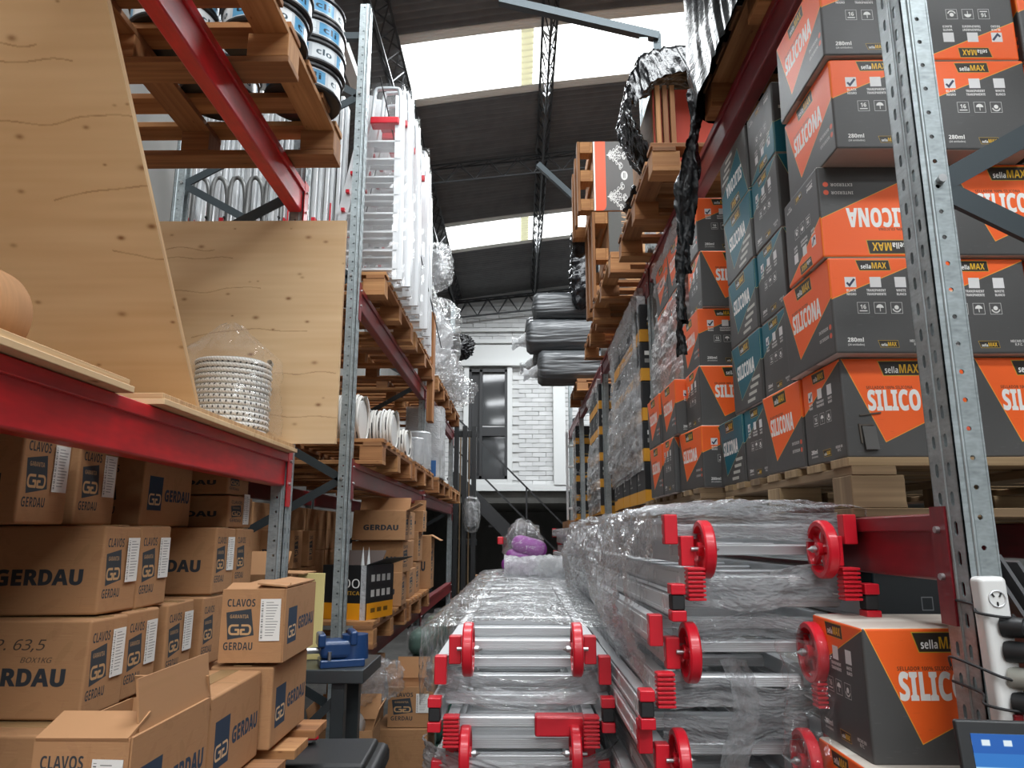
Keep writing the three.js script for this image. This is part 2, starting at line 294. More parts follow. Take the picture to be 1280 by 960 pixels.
// ---------------------------------------------------------------- pallet racks
const uprightGeo = {};
function uprightShape(side, h) { // side +1: rack on the right of the aisle, its web faces -x
  const key = side + '_' + h; if (uprightGeo[key]) return uprightGeo[key];
  const plate = (w, holes) => { const s = new THREE.Shape([[0, 0], [w, 0], [w, h], [0, h]].map((p) => new THREE.Vector2(...p))); for (const c of holes) s.holes.push(new THREE.Path(c.map((p) => new THREE.Vector2(...p)))); return new THREE.ExtrudeGeometry(s, { depth: 0.003, bevelEnabled: false }); };
  const slots = [], rounds = [];
  for (let y = 0.06; y < h - 0.03; y += 0.05) {
    for (const x of [0.02, 0.057]) slots.push([[-0.005, -0.008], [-0.005, 0.008], [-0.002, 0.012], [0.002, 0.012], [0.005, 0.008], [0.005, -0.008], [0.002, -0.012], [-0.002, -0.012]].map(([a, b]) => [x + a + 0.0015, y + b]));
    rounds.push([...Array(8)].map((_, i) => [0.03 + 0.0045 * Math.cos(-i * 0.7854), y + 0.018 + 0.0045 * Math.sin(-i * 0.7854)]));
  }
  const web = plate(0.08, slots); web.rotateY(Math.PI / 2); web.translate(side > 0 ? 0 : -0.003, 0, 0);   // spans z 0..-0.08
  const front = plate(0.05, rounds); if (side < 0) { front.scale(-1, 1, 1); const p = front.attributes.position, n = front.attributes.normal; for (let i = 0; i < p.count; i += 3) for (const a of [p, n]) { const t = [a.getX(i + 1), a.getY(i + 1), a.getZ(i + 1)]; a.setXYZ(i + 1, a.getX(i + 2), a.getY(i + 2), a.getZ(i + 2)); a.setXYZ(i + 2, ...t); } front.computeVertexNormals(); }
  front.translate(0, 0, -0.003);
  const S = side, list = [web, front];
  list.push(at(new THREE.BoxGeometry(0.05, h, 0.003), S * 0.025, h / 2, -0.0785));                              // rear flange
  list.push(at(new THREE.BoxGeometry(0.003, h, 0.02), S * 0.0515, h / 2, -0.009), at(new THREE.BoxGeometry(0.003, h, 0.02), S * 0.0515, h / 2, -0.071));   // lips
  list.push(at(new THREE.CylinderGeometry(0.004, 0.004, h, 6), S * 0.016, h / 2, 0.0), at(new THREE.CylinderGeometry(0.004, 0.004, h, 6), S * 0.001, h / 2, -0.0385));   // pressed ribs
  const g = merged(list); metreUV(g, 0, 0, 1);
  return uprightGeo[key] = g;
}
const BEAM_H = 0.118;
function rack(side, xf, label, uprights, h, levels, beamMat, phase, depth = 1.0) {
  const t = thing('pallet_rack', label, 'rack', [xf, 0, uprights[0]]);
  const d0 = uprights[0], S = side;
  uprights.forEach((d, k) => {
    const z = -(d - d0);
    part('upright', uprightShape(S, h), M.galv, t, 0, 0, z);
    part('upright', uprightShape(-S, h), M.galv, t, S * depth, 0, z);
    for (const x of [0.025, depth - 0.025]) part('base_plate', bx(0.12, 0.012, 0.12), M.brace, t, S * x, 0.006, z - 0.04);
    let y = phase % 1.04, front = true;
    while (y < h - 0.15) {
      const a = [S * (front ? 0.04 : depth - 0.04), y, z - 0.04], b = [S * (front ? depth - 0.04 : 0.04), y + 0.52, z - 0.04];
      if (y + 0.52 < h) part('brace', merged([bar(a, b, 0.034, 0.004), bar([a[0], a[1] + 0.0, a[2] + 0.017], [b[0], b[1], b[2] + 0.017], 0.004, 0.04)]), M.brace, t);
      part('bolt', new THREE.CylinderGeometry(0.008, 0.008, 0.012, 8), M.bolt, t, a[0] - S * 0.005, a[1], z + 0.004, Math.PI / 2);
      y += 0.52; front = !front;
    }
    part('brace', bar([S * 0.04, h - 0.18, z - 0.04], [S * (depth - 0.04), h - 0.18, z - 0.04], 0.034, 0.04), M.brace, t);
  });
  for (const [yTop, da, db, caps] of levels) {
    for (const rear of [0, 1]) {
      const x = rear ? S * (depth - 0.03) : S * 0.028, L = db - da - 0.09;
      const prof = [[-0.025, -BEAM_H], [-0.025, -0.008], [-0.018, 0], [0.025, 0], [0.025, -BEAM_H]].map(([a, b]) => new THREE.Vector2(-S * a * -1 * (rear ? -1 : 1), b));
      const g = metreUV(new RoundedBoxGeometry(0.05, BEAM_H, L, 2, 0.007));
      const b = part('beam', g, beamMat, t, x, yTop - BEAM_H / 2, -(da - d0 + 0.085 + L / 2));
      if (rear) continue;
      part('beam_lip', bx(0.012, 0.03, L, 0.003), beamMat, b, -S * 0.027, BEAM_H / 2 - 0.017, 0);
      for (const e of [1, -1]) {
        const c = part('connector', merged([at(bx(0.004, 0.2, 0.045), 0, 0, 0), at(bx(0.045, 0.2, 0.004), S * 0.024, 0, e * 0.022)]), beamMat, b, -S * 0.032, -0.03, e * (L / 2 + 0.02));
        if (rear === 0) for (const yy of [0.06, -0.02]) part('bolt', new THREE.CylinderGeometry(0.006, 0.006, 0.01, 8), M.bolt, c, -S * 0.004, yy, 0, 0, 0, Math.PI / 2);
      }
    }
  }
  return t;
}
const rackR = rack(1, 0.741, 'galvanised pallet rack with wine red beams holding the silicone cartons', [1.25, 3.98, 6.4, 8.95, 10.9], 4.6,
  [1.25, 3.98, 6.4, 8.95].flatMap((d, i) => [[1.637, d, [3.98, 6.4, 8.95, 10.9][i]], [3.125, d, [3.98, 6.4, 8.95, 10.9][i]]]), M.wine, 2.24);
const rackL = rack(-1, -0.83, 'galvanised pallet rack with bright red beams around the brown nail cartons', [-0.12, 2.6], 3.35,
  [[1.03, -0.12, 2.6], [1.885, -0.12, 2.6], [2.925, -0.12, 2.6]], M.red, 1.86);
const rackF = rack(-1, -0.83, 'tall galvanised pallet rack holding the upright wrapped stepladders', [3.55, 6.28, 9.0], 4.5,
  [[1.04, 3.55, 6.28], [1.956, 3.55, 6.28], [2.87, 3.55, 6.28], [1.04, 6.28, 9.0], [1.956, 6.28, 9.0], [2.87, 6.28, 9.0]], M.wine, 1.865);
// steel ties from the right rack tops across the aisle
solo('rack_tie', 'grey steel tie bar crossing below the nearer roof skylight', 'tie bar', merged([bar([0.87, 4.63, -4.02], [-0.12, 4.9, -4.02], 0.05, 0.05), bar([0.86, 3.13, -4.045], [0.86, 4.66, -4.045], 0.05, 0.05)]), M.brace);
solo('rack_tie', 'grey steel tie bar above the upright crate with the orange panel', 'tie bar', merged([bar([0.75, 4.5, -6.44], [0.18, 5.08, -6.44], 0.05, 0.05)]), M.brace);

// ---------------------------------------------------------------- pallets
function pallet(label, pos, w, d, turn = 0, woods = M.wood, group) { // deck boards along x; pos = middle of the underside
  const t = thing('wooden_pallet', label, 'pallet', pos, turn, group);
  const v = () => Math.floor(rnd() * 6), m = () => woods[Math.floor(rnd() * woods.length)];
  const H = 0.133, bt = 0.02, bh = H - 3 * bt;
  for (const z of [-1, 0, 1]) part('bottom_plank', bx(w, bt, 0.1, 0.002, v()), m(), t, 0, bt / 2, z * (d / 2 - 0.05));
  for (const z of [-1, 0, 1]) for (const x of [-1, 0, 1]) part('block', bx(x ? 0.12 : 0.1, bh, 0.1, 0.003, v()), m(), t, x * (w / 2 - 0.062), bt + bh / 2, z * (d / 2 - 0.052));
  for (const x of [-1, 0, 1]) part('cross_plank', bx(0.1, bt, d, 0.002, v()), m(), t, x * (w / 2 - 0.055), bt * 1.5 + bh, 0);
  const n = Math.round(d / 0.155);
  for (let i = 0; i < n; i++) part('deck_plank', bx(w, bt, 0.095, 0.002, v()), m(), t, rr(-0.004, 0.004), bt * 2.5 + bh, -d / 2 + 0.05 + i * (d - 0.1) / (n - 1));
  return t;
}
const PT = 0.133;
pallet('weathered pallet under the near stack of orange and teal cartons', [1.245, 1.637, 2.15], 1.02, 1.02, 0, M.oldWood);
pallet('weathered pallet under the film wrapped orange cartons', [1.19, 1.637, 3.33], 1.05, 1.18, 0, M.oldWood);
pallet('pallet under the tallest film wrapped black and yellow load', [1.22, 1.637, 4.76], 1.0, 1.2, 0);
pallet('pallet under the black and yellow load beside the silver ladder', [1.22, 1.637, 7.1], 1.0, 1.2, 0);
pallet('dark pallet beneath the black film wrapped load', [1.21, 3.125, 1.92], 1.02, 1.16, 0, M.wood);
pallet('orange brown pallet overhead carrying the blue labelled reels', [-1.16, 2.925, 1.9], 1.0, 1.14, 0, M.wood);
[[4.3, 'pallet below the foremost wrapped stepladders'], [5.5, 'pallet below the farther wrapped stepladders'], [6.95, 'pallet below the white bundles beside the stepladders'], [8.2, 'farthest pallet on the top shelf of the stepladder rack']].forEach(([d, l]) => pallet(l, [-1.24, 2.87, d], 1.02, 1.08, 0, M.wood));
[[4.3, 'pallet carrying the white rope coils'], [5.5, 'pallet carrying wrapped grey bundles behind the rope coils'], [6.95, 'pallet below the hanging film bundles in the middle shelf'], [8.2, 'farthest pallet on the middle shelf of the stepladder rack']].forEach(([d, l]) => pallet(l, [-1.22, 1.956, d], 1.02, 1.08, 0, M.wood));
[[4.35, 'pallet under the open black and yellow carton'], [5.55, 'pallet under the far brown nail cartons']].forEach(([d, l]) => pallet(l, [-1.24, 1.04, d], 1.02, 1.1, 0, M.wood));
pallet('floor pallet holding the open cartons beside the black tool case', [-0.98, 0.0, 4.6], 0.9, 0.9, 0, M.wood);
// ---------------------------------------------------------------- printed carton faces
function fitText(c, s, x, y, w, h, color, font = 'bold', align = 'left') { // text stretched to w by cap height h, baseline y
  c.save(); c.font = `${font} ${Math.round(h / 0.72)}px sans-serif`; const m = c.measureText(s).width || 1;
  c.translate(x, y); c.scale(w / m, 1); c.fillStyle = color; c.textAlign = 'left'; c.textBaseline = 'alphabetic'; if (font === '900') { c.font = `bold ${Math.round(h / 0.72)}px sans-serif`; c.strokeStyle = color; c.lineWidth = h * 0.07; c.strokeText(s, 0, 0); } c.fillText(s, 0, 0); c.restore();
}
function poly(c, pts, fill, stroke, lw) { c.beginPath(); pts.forEach(([x, y], i) => (i ? c.lineTo(x, y) : c.moveTo(x, y))); c.closePath(); if (fill) { c.fillStyle = fill; c.fill(); } if (stroke) { c.strokeStyle = stroke; c.lineWidth = lw; c.stroke(); } }
function speck(c, w, h, n, a, sd) { let s = sd; const r = () => { s = (s * 1103515245 + 12345) & 0x7fffffff; return s / 0x7fffffff; }; for (let i = 0; i < n; i++) { c.fillStyle = r() > 0.5 ? `rgba(255,255,255,${a * r()})` : `rgba(0,0,0,${a * r()})`; c.fillRect(r() * w, r() * h, 1 + r() * 26, 1 + r() * 1.5); } }
function brandPlate(c, x, y, w, h) {
  poly(c, [[x, y], [x + w, y], [x + w + h * 0.12, y + h], [x + h * 0.3, y + h]], '#2a241c', '#caa02a', Math.max(1.5, h * 0.05));
  fitText(c, 'sella', x + w * 0.14, y + h * 0.82, w * 0.32, h * 0.42, '#f2f2ee'); fitText(c, 'MAX', x + w * 0.46, y + h * 0.82, w * 0.46, h * 0.6, '#e8b51c');
}
const GREY = '#4b4a49';
function siliconeLong(hue, hue2, list) { return (c, w, h) => {
  c.fillStyle = GREY; c.fillRect(0, 0, w, h);
  poly(c, [[0.015 * w, 0], [w, 0], [w, 0.42 * h], [0.3 * w, 0.85 * h]], hue, hue2, 3);
  brandPlate(c, 0.3 * w, 0.03 * h, 0.34 * w, 0.15 * h);
  fitText(c, 'SELLADOR 100% SILICONA', 0.19 * w, 0.315 * h, 0.36 * w, 0.03 * h, 'rgba(40,30,25,0.75)');
  fitText(c, 'SILICONA', 0.19 * w, 0.53 * h, 0.6 * w, 0.2 * h, '#ece9e6', '900');
  if (list) for (let i = 0; i < 4; i++) { c.fillStyle = 'rgba(225,225,215,0.75)'; c.fillRect((0.68 - 0.06 * i) * w, (0.62 + 0.09 * i) * h, 0.26 * w, 0.045 * h); }
  else for (let i = 0; i < 2; i++) { c.beginPath(); c.arc(0.94 * w, (0.71 + 0.09 * i) * h, 0.022 * w, 0, 7); c.fillStyle = '#d9593a'; c.fill(); fitText(c, i ? 'EXTERIOR' : 'INTERIOR', 0.72 * w, (0.725 + 0.09 * i) * h, 0.18 * w, 0.035 * h, '#c9c6c2'); }
  speck(c, w, h, 240, 0.07, 77);
}; }
function siliconeShort(hue, hue2, dark) { return (c, w, h) => {
  c.fillStyle = GREY; c.fillRect(0, 0, w, h);
  poly(c, [[0, 0], [w, 0], [w, 0.02 * h], [0, 0.44 * h]], hue); c.strokeStyle = hue2; c.lineWidth = 3; c.beginPath(); c.moveTo(w, 0.02 * h); c.lineTo(0, 0.44 * h); c.stroke();
  brandPlate(c, 0.28 * w, 0.025 * h, 0.34 * w, 0.11 * h);
  [['BLACK', 'NEGRO'], ['TRANSPARENT', 'TRANSPARENTE'], ['WHITE', 'BLANCO']].forEach(([a, b], i) => {
    const x = (0.15 + 0.255 * i) * w; c.fillStyle = '#dcdad9'; c.fillRect(x, 0.205 * h, 0.115 * w, 0.11 * h);
    if (!i) { c.strokeStyle = '#27304a'; c.lineWidth = 0.022 * w; c.beginPath(); c.moveTo(x + 0.02 * w, 0.265 * h); c.lineTo(x + 0.045 * w, 0.295 * h); c.lineTo(x + 0.1 * w, 0.225 * h); c.stroke(); }
    const tw = Math.max(0.1, a.length * 0.018) * w; fitText(c, a, x + 0.057 * w - tw / 2, 0.36 * h, tw, 0.026 * h, '#e6e2df'); fitText(c, b, x + 0.057 * w - tw / 2, 0.4 * h, tw, 0.026 * h, '#e6e2df');
  });
  for (let i = 0; i < 3; i++) { const x = (0.255 + 0.17 * i) * w, y = 0.475 * h, s = 0.115 * w; c.strokeStyle = '#d6d4d0'; c.lineWidth = 2; c.strokeRect(x, y, s, s);
    c.fillStyle = '#e0deda'; if (!i) fitText(c, '16', x + s * 0.22, y + s * 0.6, s * 0.55, s * 0.4, '#e0deda'), c.fillRect(x + s * 0.15, y + s * 0.72, s * 0.7, s * 0.1);
    if (i === 1) { c.beginPath(); c.arc(x + s / 2, y + s * 0.5, s * 0.33, Math.PI, 0); c.fill(); c.fillRect(x + s * 0.47, y + s * 0.5, s * 0.07, s * 0.32); }
    if (i === 2) { c.beginPath(); c.arc(x + s / 2, y + s * 0.45, s * 0.2, 0, 7); c.fill(); c.beginPath(); c.arc(x + s / 2, y + s * 0.5, s * 0.34, 0.2, Math.PI - 0.2); c.lineWidth = s * 0.12; c.stroke(); } }
  fitText(c, '280ml', 0.12 * w, 0.885 * h, 0.17 * w, 0.045 * h, '#eceae6'); fitText(c, '(24 unidades)', 0.12 * w, 0.925 * h, 0.17 * w, 0.02 * h, '#cfccc8');
  brandPlate(c, 0.43 * w, 0.87 * h, 0.2 * w, 0.07 * h); fitText(c, 'HECHO EN', 0.75 * w, 0.885 * h, 0.16 * w, 0.024 * h, '#d5d2ce'); fitText(c, 'R.P.C.', 0.79 * w, 0.92 * h, 0.08 * w, 0.024 * h, '#d5d2ce');
  speck(c, w, h, 200, 0.07, 33);
}; }
const faceMat = (t) => std({ map: t, roughness: 0.48 });
const OL = faceMat(canvasTex(640, 500, siliconeLong('#f5621c', '#f3b23c'))), OS = faceMat(canvasTex(500, 500, siliconeShort('#f5621c', '#f3b23c')));
const TL = faceMat(canvasTex(640, 500, siliconeLong('#0b6070', '#c9c48a', true))), TS = faceMat(canvasTex(500, 500, siliconeShort('#0b6070', '#c9c48a')));
const OTop = faceMat(canvasTex(128, 128, (c, w, h) => { c.fillStyle = '#c9bfb4'; c.fillRect(0, 0, w, h); c.fillStyle = '#d8d2c8'; c.fillRect(0, h * 0.42, w, h * 0.16); speck(c, w, h, 60, 0.1, 5); }));
const OBot = faceMat(canvasTex(256, 256, (c, w, h) => { c.fillStyle = '#b3a096'; c.fillRect(0, 0, w, h); c.fillStyle = '#8d7468'; c.fillRect(0, h * 0.4, w, h * 0.22); speck(c, w, h, 80, 0.1, 9); }));
const BY = (kind) => (c, w, h) => { c.fillStyle = '#1d1e20'; c.fillRect(0, 0, w, h); c.fillStyle = '#e3a02c'; c.fillRect(0, h * 0.67, w, h * 0.33); c.fillStyle = '#c98a22'; c.fillRect(0, h * 0.67, w, h * 0.012);
  if (kind === 0) { fitText(c, 'A', 0.16 * w, 0.42 * h, 0.16 * w, 0.2 * h, '#f2f2f0'); fitText(c, 'SILICONA', 0.16 * w, 0.56 * h, 0.46 * w, 0.07 * h, '#caa040'); }
  if (kind === 1) for (let r = 0; r < 2; r++) for (let k = 0; k < 3; k++) { c.fillStyle = r ? '#8f8f8c' : '#e4e4e0'; c.fillRect((0.08 + 0.18 * k) * w, (0.22 + 0.2 * r) * h, 0.13 * w, 0.11 * h); }
  if (kind === 2) { fitText(c, 'A', 0.12 * w, 0.4 * h, 0.14 * w, 0.18 * h, '#d8d8d4'); c.fillStyle = '#9a9a94'; c.fillRect(0.12 * w, 0.48 * h, 0.3 * w, 0.04 * h); }
  speck(c, w, h, 120, 0.06, 3 + kind); };
const BY0 = faceMat(canvasTex(256, 256, BY(0))), BY1 = faceMat(canvasTex(256, 256, BY(1))), BY2 = faceMat(canvasTex(320, 256, BY(2))), BYT = std({ color: 0x1d1e20, roughness: 0.6 });

// carton with slightly rounded, uneven sides: x = width, y = height, z = depth; materials +x -x +y -y +z -z
function cartonGeo(w, h, d, wob = 0.004, sd = 1) {
  const g = new RoundedBoxGeometry(w, h, d, 3, 0.006), p = g.attributes.position;
  for (let i = 0; i < p.count; i++) {
    const x = p.getX(i), y = p.getY(i), z = p.getZ(i);
    p.setXYZ(i, x + wob * noise(x * 6 + sd, y * 6, z * 6), y + wob * 0.6 * noise(x * 5, y * 5 + sd * 3.1, z * 5), z + wob * noise(x * 6, y * 6 + 5, z * 6 + sd * 1.7));
  }
  g.translate(0, h / 2, 0); g.computeVertexNormals();
  return g;
}
const cg = {};
const cartonOf = (w, h, d, v = 0, wob = 0.004) => cg[[w, h, d, v, wob]] ??= cartonGeo(w, h, d, wob, v * 3.7 + 0.5);
const flip = {}; // upside-down printing
function upside(m) { return flip[m.uuid] ??= (() => { const c = m.clone(); c.map = m.map.clone(); c.map.center.set(0.5, 0.5); c.map.rotation = Math.PI; c.map.needsUpdate = true; return c; })(); }

const SL = 0.3, SS = 0.228, SH = 0.2335;
// longAisle: the long printed face looks to the aisle (-x) ; otherwise it looks along the aisle (+z)
function silicone(label, [x, y, d], longAisle, hue = 'o', opt = {}) { // x = aisle-side face, d = near face
  const L = hue === 'o' ? OL : TL, S = hue === 'o' ? OS : TS, w = longAisle ? SS : SL, dep = longAisle ? SL : SS;
  let mats = longAisle ? [L, L, OTop, OBot, S, S] : [S, S, OTop, OBot, L, L];
  if (opt.upside) mats = mats.map((m, i) => (i === 2 || i === 3 ? m : upside(m)));
  const t = solo(opt.name || 'silicone_carton', label, 'carton', cartonOf(w, SH, dep, Math.floor(rnd() * 4)), mats, [x + w / 2, y, d + dep / 2], opt.turn || 0, opt.group);
  return t;
}
const R1 = 1.771, rowY = (k) => R1 + k * 0.2345;
{
  // near stack: five rows, each with its own lay
  const O = 'orange silicone carton';
  { const t = silicone(O + ', torn at its lower corner, bottom row behind the galvanised post', [0.745, rowY(0), 1.665], false);
    const torn = std({ color: lin(0.1, 0.085, 0.07), roughness: 0.9 }), rag = std({ color: 0x5a5856, roughness: 0.7 });
    part('tear', bx(0.03, 0.004, 0.004), torn, t, -0.1, 0.075, 0.1155, 0, 0, 0.05); part('tear', bx(0.004, 0.045, 0.004), torn, t, -0.116, 0.055, 0.1155, 0, 0, 0.06); part('torn_flap', bx(0.032, 0.055, 0.003), rag, t, -0.095, 0.045, 0.118, -0.12, 0.1, 0.04); part('tear', bx(0.05, 0.003, 0.003), torn, t, -0.09, 0.1, 0.1155, 0, 0, 0.12); }
  silicone(O + ' in the bottom row, long face to the aisle, behind the torn carton', [0.742, rowY(0), 1.905], true);
  silicone(O + ' in the bottom row, right of the post', [1.052, rowY(0), 1.662], false, 'o');
  silicone(O + ' with a ticked box in the second row, left of the post', [0.725, rowY(1), 1.63], true);
  silicone(O + ' with empty tick boxes in the second row, right of the post', [0.962, rowY(1), 1.64], true);
  silicone(O + ' half hidden at the far right of the second row', [1.2, rowY(1), 1.635], true);
  silicone(O + ' standing upside down in the third row, left of the post', [0.72, rowY(2), 1.635], false, 'o', { upside: true });
  silicone(O + ' in the third row behind the grey brace bars', [1.03, rowY(2), 1.625], false);
  silicone(O + ' in the fourth row, overhanging the upside down carton', [0.735, rowY(3), 1.55], true);
  silicone(O + ' with a ticked box in the fourth row, right of the post', [0.972, rowY(3), 1.56], true);
  silicone(O + ' at the far right of the fourth row', [1.212, rowY(3), 1.57], true);
  silicone(O + ' in the top row, left of the post', [0.725, rowY(4), 1.54], true);
  silicone(O + ' upside down in the top row, right of the post', [0.967, rowY(4), 1.56], true, 'o', { upside: true });
  silicone(O + ' at the far right of the top row', [1.207, rowY(4), 1.56], true);
  for (let k = 0; k < 5; k++) silicone(`silicone carton wedged behind the outermost orange cartons, row ${['one', 'two', 'three', 'four', 'five'][k]}`, [1.0 + 0.01 * k, rowY(k), 1.95 + 0.003 * k], true, 'o', { group: 'inner silicone cartons behind the front rows' });
  // teal cartons
  const T = 'grey and teal silicone carton', ord = ['bottom', 'second', 'third', 'fourth', 'top'];
  for (let k = 0; k < 5; k++) {
    silicone(`${T} in the ${ord[k]} row, tick boxes to the aisle`, [0.758, rowY(k), k ? 1.985 : 2.215], false, 't', { upside: k === 4 });
    silicone(`${T} in the ${ord[k]} row, word side to the aisle`, [0.752, rowY(k), k ? 2.222 : 2.452], true, 't', { upside: k === 4 });
  }
  // second pallet of orange cartons
  const A = 'film wrapped orange silicone carton';
  silicone(A + ', nearest in the bottom row of the second pallet', [0.672, rowY(0), 2.74], true, 'o', { turn: 0.07 });
  silicone(A + ', second in the bottom row of the second pallet', [0.645, rowY(0), 3.06], false);
  silicone(A + ', last in the bottom row of the second pallet', [0.642, rowY(0), 3.295], true);
  silicone(A + ' in the second row, large letters to the gap', [0.69, rowY(1), 2.75], false);
  silicone(A + ' in the second row, corner turned to the aisle', [0.648, rowY(1), 3.0], true);
  silicone(A + ', last in the second row of the second pallet', [0.64, rowY(1), 3.31], true);
  silicone(A + ' in the third row, tick boxes to the gap', [0.7, rowY(2), 2.76], true);
  silicone(A + ' in the fourth row, large letters to the gap', [0.72, rowY(3), 2.75], false);
  silicone(A + ' in the top row, tick boxes to the gap', [0.715, rowY(4), 2.76], true);
  for (let k = 2; k < 5; k++) for (const d of [3.07, 3.38]) silicone(`orange silicone carton seen dimly through wrinkled film, row ${k + 1 === 3 ? 'three' : k === 3 ? 'four' : 'five'}, ${d < 3.2 ? 'nearer' : 'farther'} one`, [0.72, rowY(k), d], true, 'o', { group: 'cartons under the wrinkled film' });
  // loads of black and yellow cartons
  const byGeo = cartonOf(0.26, 0.232, 0.3, 1, 0.003);
  const word = ['one', 'two', 'three', 'four', 'five'], nth = ['first', 'second', 'third', 'fourth', 'fifth'];
  function blackYellow(x, d, rows, cols, name) {
    for (let r = 0; r < rows; r++) for (let c = 0; c < cols; c++) for (const e of [0, 1]) {
      const f = (r + 1) % 2 ? BY0 : BY1;
      if (e && c) continue;
      solo('sealant_carton', `black carton with yellow base, row ${word[r]}, ${e ? 'inner front' : nth[c] + ' deep'}, of the ${name}`, 'carton', byGeo, [BY2, BY2, BYT, BYT, f, f], [x + 0.13 + e * 0.265, R1 + r * 0.2345, d + 0.15 + c * 0.303], 0, `black and yellow cartons of the ${name}`);
    }
  }
  blackYellow(0.71, 4.16, 5, 4, 'tallest wrapped load');
  blackYellow(0.715, 6.5, 5, 3, 'load beside the silver ladder');
  for (let r = 0; r < 5; r++) solo('sealant_carton', `black carton with yellow base, row ${word[r]} of the farthest column`, 'carton', byGeo, [BY2, BY2, BYT, BYT, BY0, BY0], [0.83, R1 + r * 0.2345, 9.27], 0, 'farthest black and yellow cartons');
  for (let r = 0; r < 5; r++) solo('sealant_carton', `dim black carton in row ${word[r]} behind the tallest wrapped load`, 'carton', byGeo, [BY2, BY2, BYT, BYT, BY1, BY1], [0.87, R1 + r * 0.2345, 5.62], 0, 'dim cartons behind the tallest load');
  // cartons below the first beam, near the power strip
  silicone(O + ' on the lower stack beside the power strip', [0.622, 1.2005, 1.4], false);
  silicone(O + ' at the bottom of the lower stack, white top showing', [0.6, 0.967, 1.37], false);
  silicone('grey and orange silicone carton third from the top of the lower stack', [0.61, 0.7335, 1.38], false);
  silicone('grey and orange silicone carton fourth from the top of the lower stack', [0.61, 0.5, 1.38], false);
  silicone('grey and orange silicone carton fifth from the top of the lower stack', [0.61, 0.2665, 1.38], false);
  silicone('orange carton behind the plugs of the power strip', [0.99, 1.18, 1.44], false);
}
// ---------------------------------------------------------------- brown nail cartons of the left rack
function kraftBase(c, w, h, sd) { c.fillStyle = '#ad8058'; c.fillRect(0, 0, w, h); let s = sd; const r = () => { s = (s * 1103515245 + 12345) & 0x7fffffff; return s / 0x7fffffff; };
  for (let i = 0; i < 420; i++) { c.fillStyle = r() > 0.5 ? `rgba(214,172,124,${0.12 * r()})` : `rgba(110,76,44,${0.12 * r()})`; c.fillRect(r() * w, r() * h, 4 + r() * 60, 1 + r() * 2); }
  for (let i = 0; i < 26; i++) { c.fillStyle = `rgba(120,84,52,${0.05 + 0.06 * r()})`; c.beginPath(); c.ellipse(r() * w, r() * h, 8 + r() * 40, 3 + r() * 14, r() * 3, 0, 7); c.fill(); } }
const INK = '#2e3238', BLUE = '#25384e';
function emblem(c, x, y, w, h, fill, line) {
  poly(c, [[x, y + h * 0.12], [x + w * 0.86, y], [x + w, y + h * 0.86], [x + w * 0.1, y + h]], fill);
  const g = (cx, m) => { c.save(); c.translate(cx, y + h * 0.68); c.scale(m, 1); c.strokeStyle = line; c.lineWidth = w * 0.075; c.lineJoin = 'round'; c.beginPath(); c.moveTo(w * 0.13, -h * 0.14); c.lineTo(-w * 0.08, -h * 0.14); c.quadraticCurveTo(-w * 0.19, -h * 0.14, -w * 0.19, 0); c.quadraticCurveTo(-w * 0.19, h * 0.14, -w * 0.08, h * 0.14); c.lineTo(w * 0.13, h * 0.14); c.lineTo(w * 0.13, 0); c.lineTo(0, 0); c.stroke(); c.restore(); };
  g(x + w * 0.33, 1); g(x + w * 0.68, -1);
}
const nailLong = (extra) => (c, w, h) => { kraftBase(c, w, h, 7); fitText(c, 'GERDAU', 0.2 * w, 0.66 * h, 0.68 * w, 0.17 * h, INK, '900');
  if (extra) { c.strokeStyle = '#3a2f28'; c.lineWidth = 3; fitText(c, 'P. 63,5', 0.34 * w, 0.3 * h, 0.36 * w, 0.11 * h, '#40342c', 'italic'); fitText(c, 'BOX1KG', 0.54 * w, 0.43 * h, 0.22 * w, 0.055 * h, '#40342c', 'italic'); } };
const nailSide = (c, w, h) => { kraftBase(c, w, h, 19); c.fillStyle = BLUE; c.fillRect(0.1 * w, 0.28 * h, 0.27 * w, 0.5 * h);
  const g = (cx, m) => { c.save(); c.translate(cx, 0.62 * h); c.scale(m, 1); c.strokeStyle = '#d9b78c'; c.lineWidth = 0.018 * w; c.beginPath(); c.moveTo(0.04 * w, -0.07 * h); c.lineTo(-0.03 * w, -0.07 * h); c.quadraticCurveTo(-0.055 * w, -0.07 * h, -0.055 * w, 0); c.quadraticCurveTo(-0.055 * w, 0.07 * h, -0.03 * w, 0.07 * h); c.lineTo(0.04 * w, 0.07 * h); c.lineTo(0.04 * w, 0); c.lineTo(0, 0); c.stroke(); c.restore(); };
  g(0.18 * w, 1); g(0.29 * w, -1); fitText(c, 'GERDAU', 0.42 * w, 0.63 * h, 0.54 * w, 0.17 * h, BLUE, '900'); };
const nailEnd = (c, w, h) => { kraftBase(c, w, h, 31); fitText(c, 'CLAVOS', 0.08 * w, 0.24 * h, 0.46 * w, 0.1 * h, INK); emblem(c, 0.08 * w, 0.27 * h, 0.46 * w, 0.42 * h, '#34393f', '#c39a6c'); fitText(c, 'GARANTIA', 0.14 * w, 0.4 * h, 0.3 * w, 0.05 * h, '#b08a60'); fitText(c, 'GERDAU', 0.06 * w, 0.83 * h, 0.48 * w, 0.1 * h, INK); };
const kmat = (t) => std({ map: t, roughness: 0.82 });
const GL = kmat(canvasTex(512, 320, nailLong(false))), GLw = kmat(canvasTex(512, 320, nailLong(true))), GSd = kmat(canvasTex(512, 320, nailSide)), GE = kmat(canvasTex(320, 380, nailEnd));
const GP = kmat(canvasTex(256, 256, (c, w, h) => { kraftBase(c, w, h, 41); c.fillStyle = 'rgba(150,112,72,0.6)'; c.fillRect(0, h * 0.485, w, h * 0.03); }));
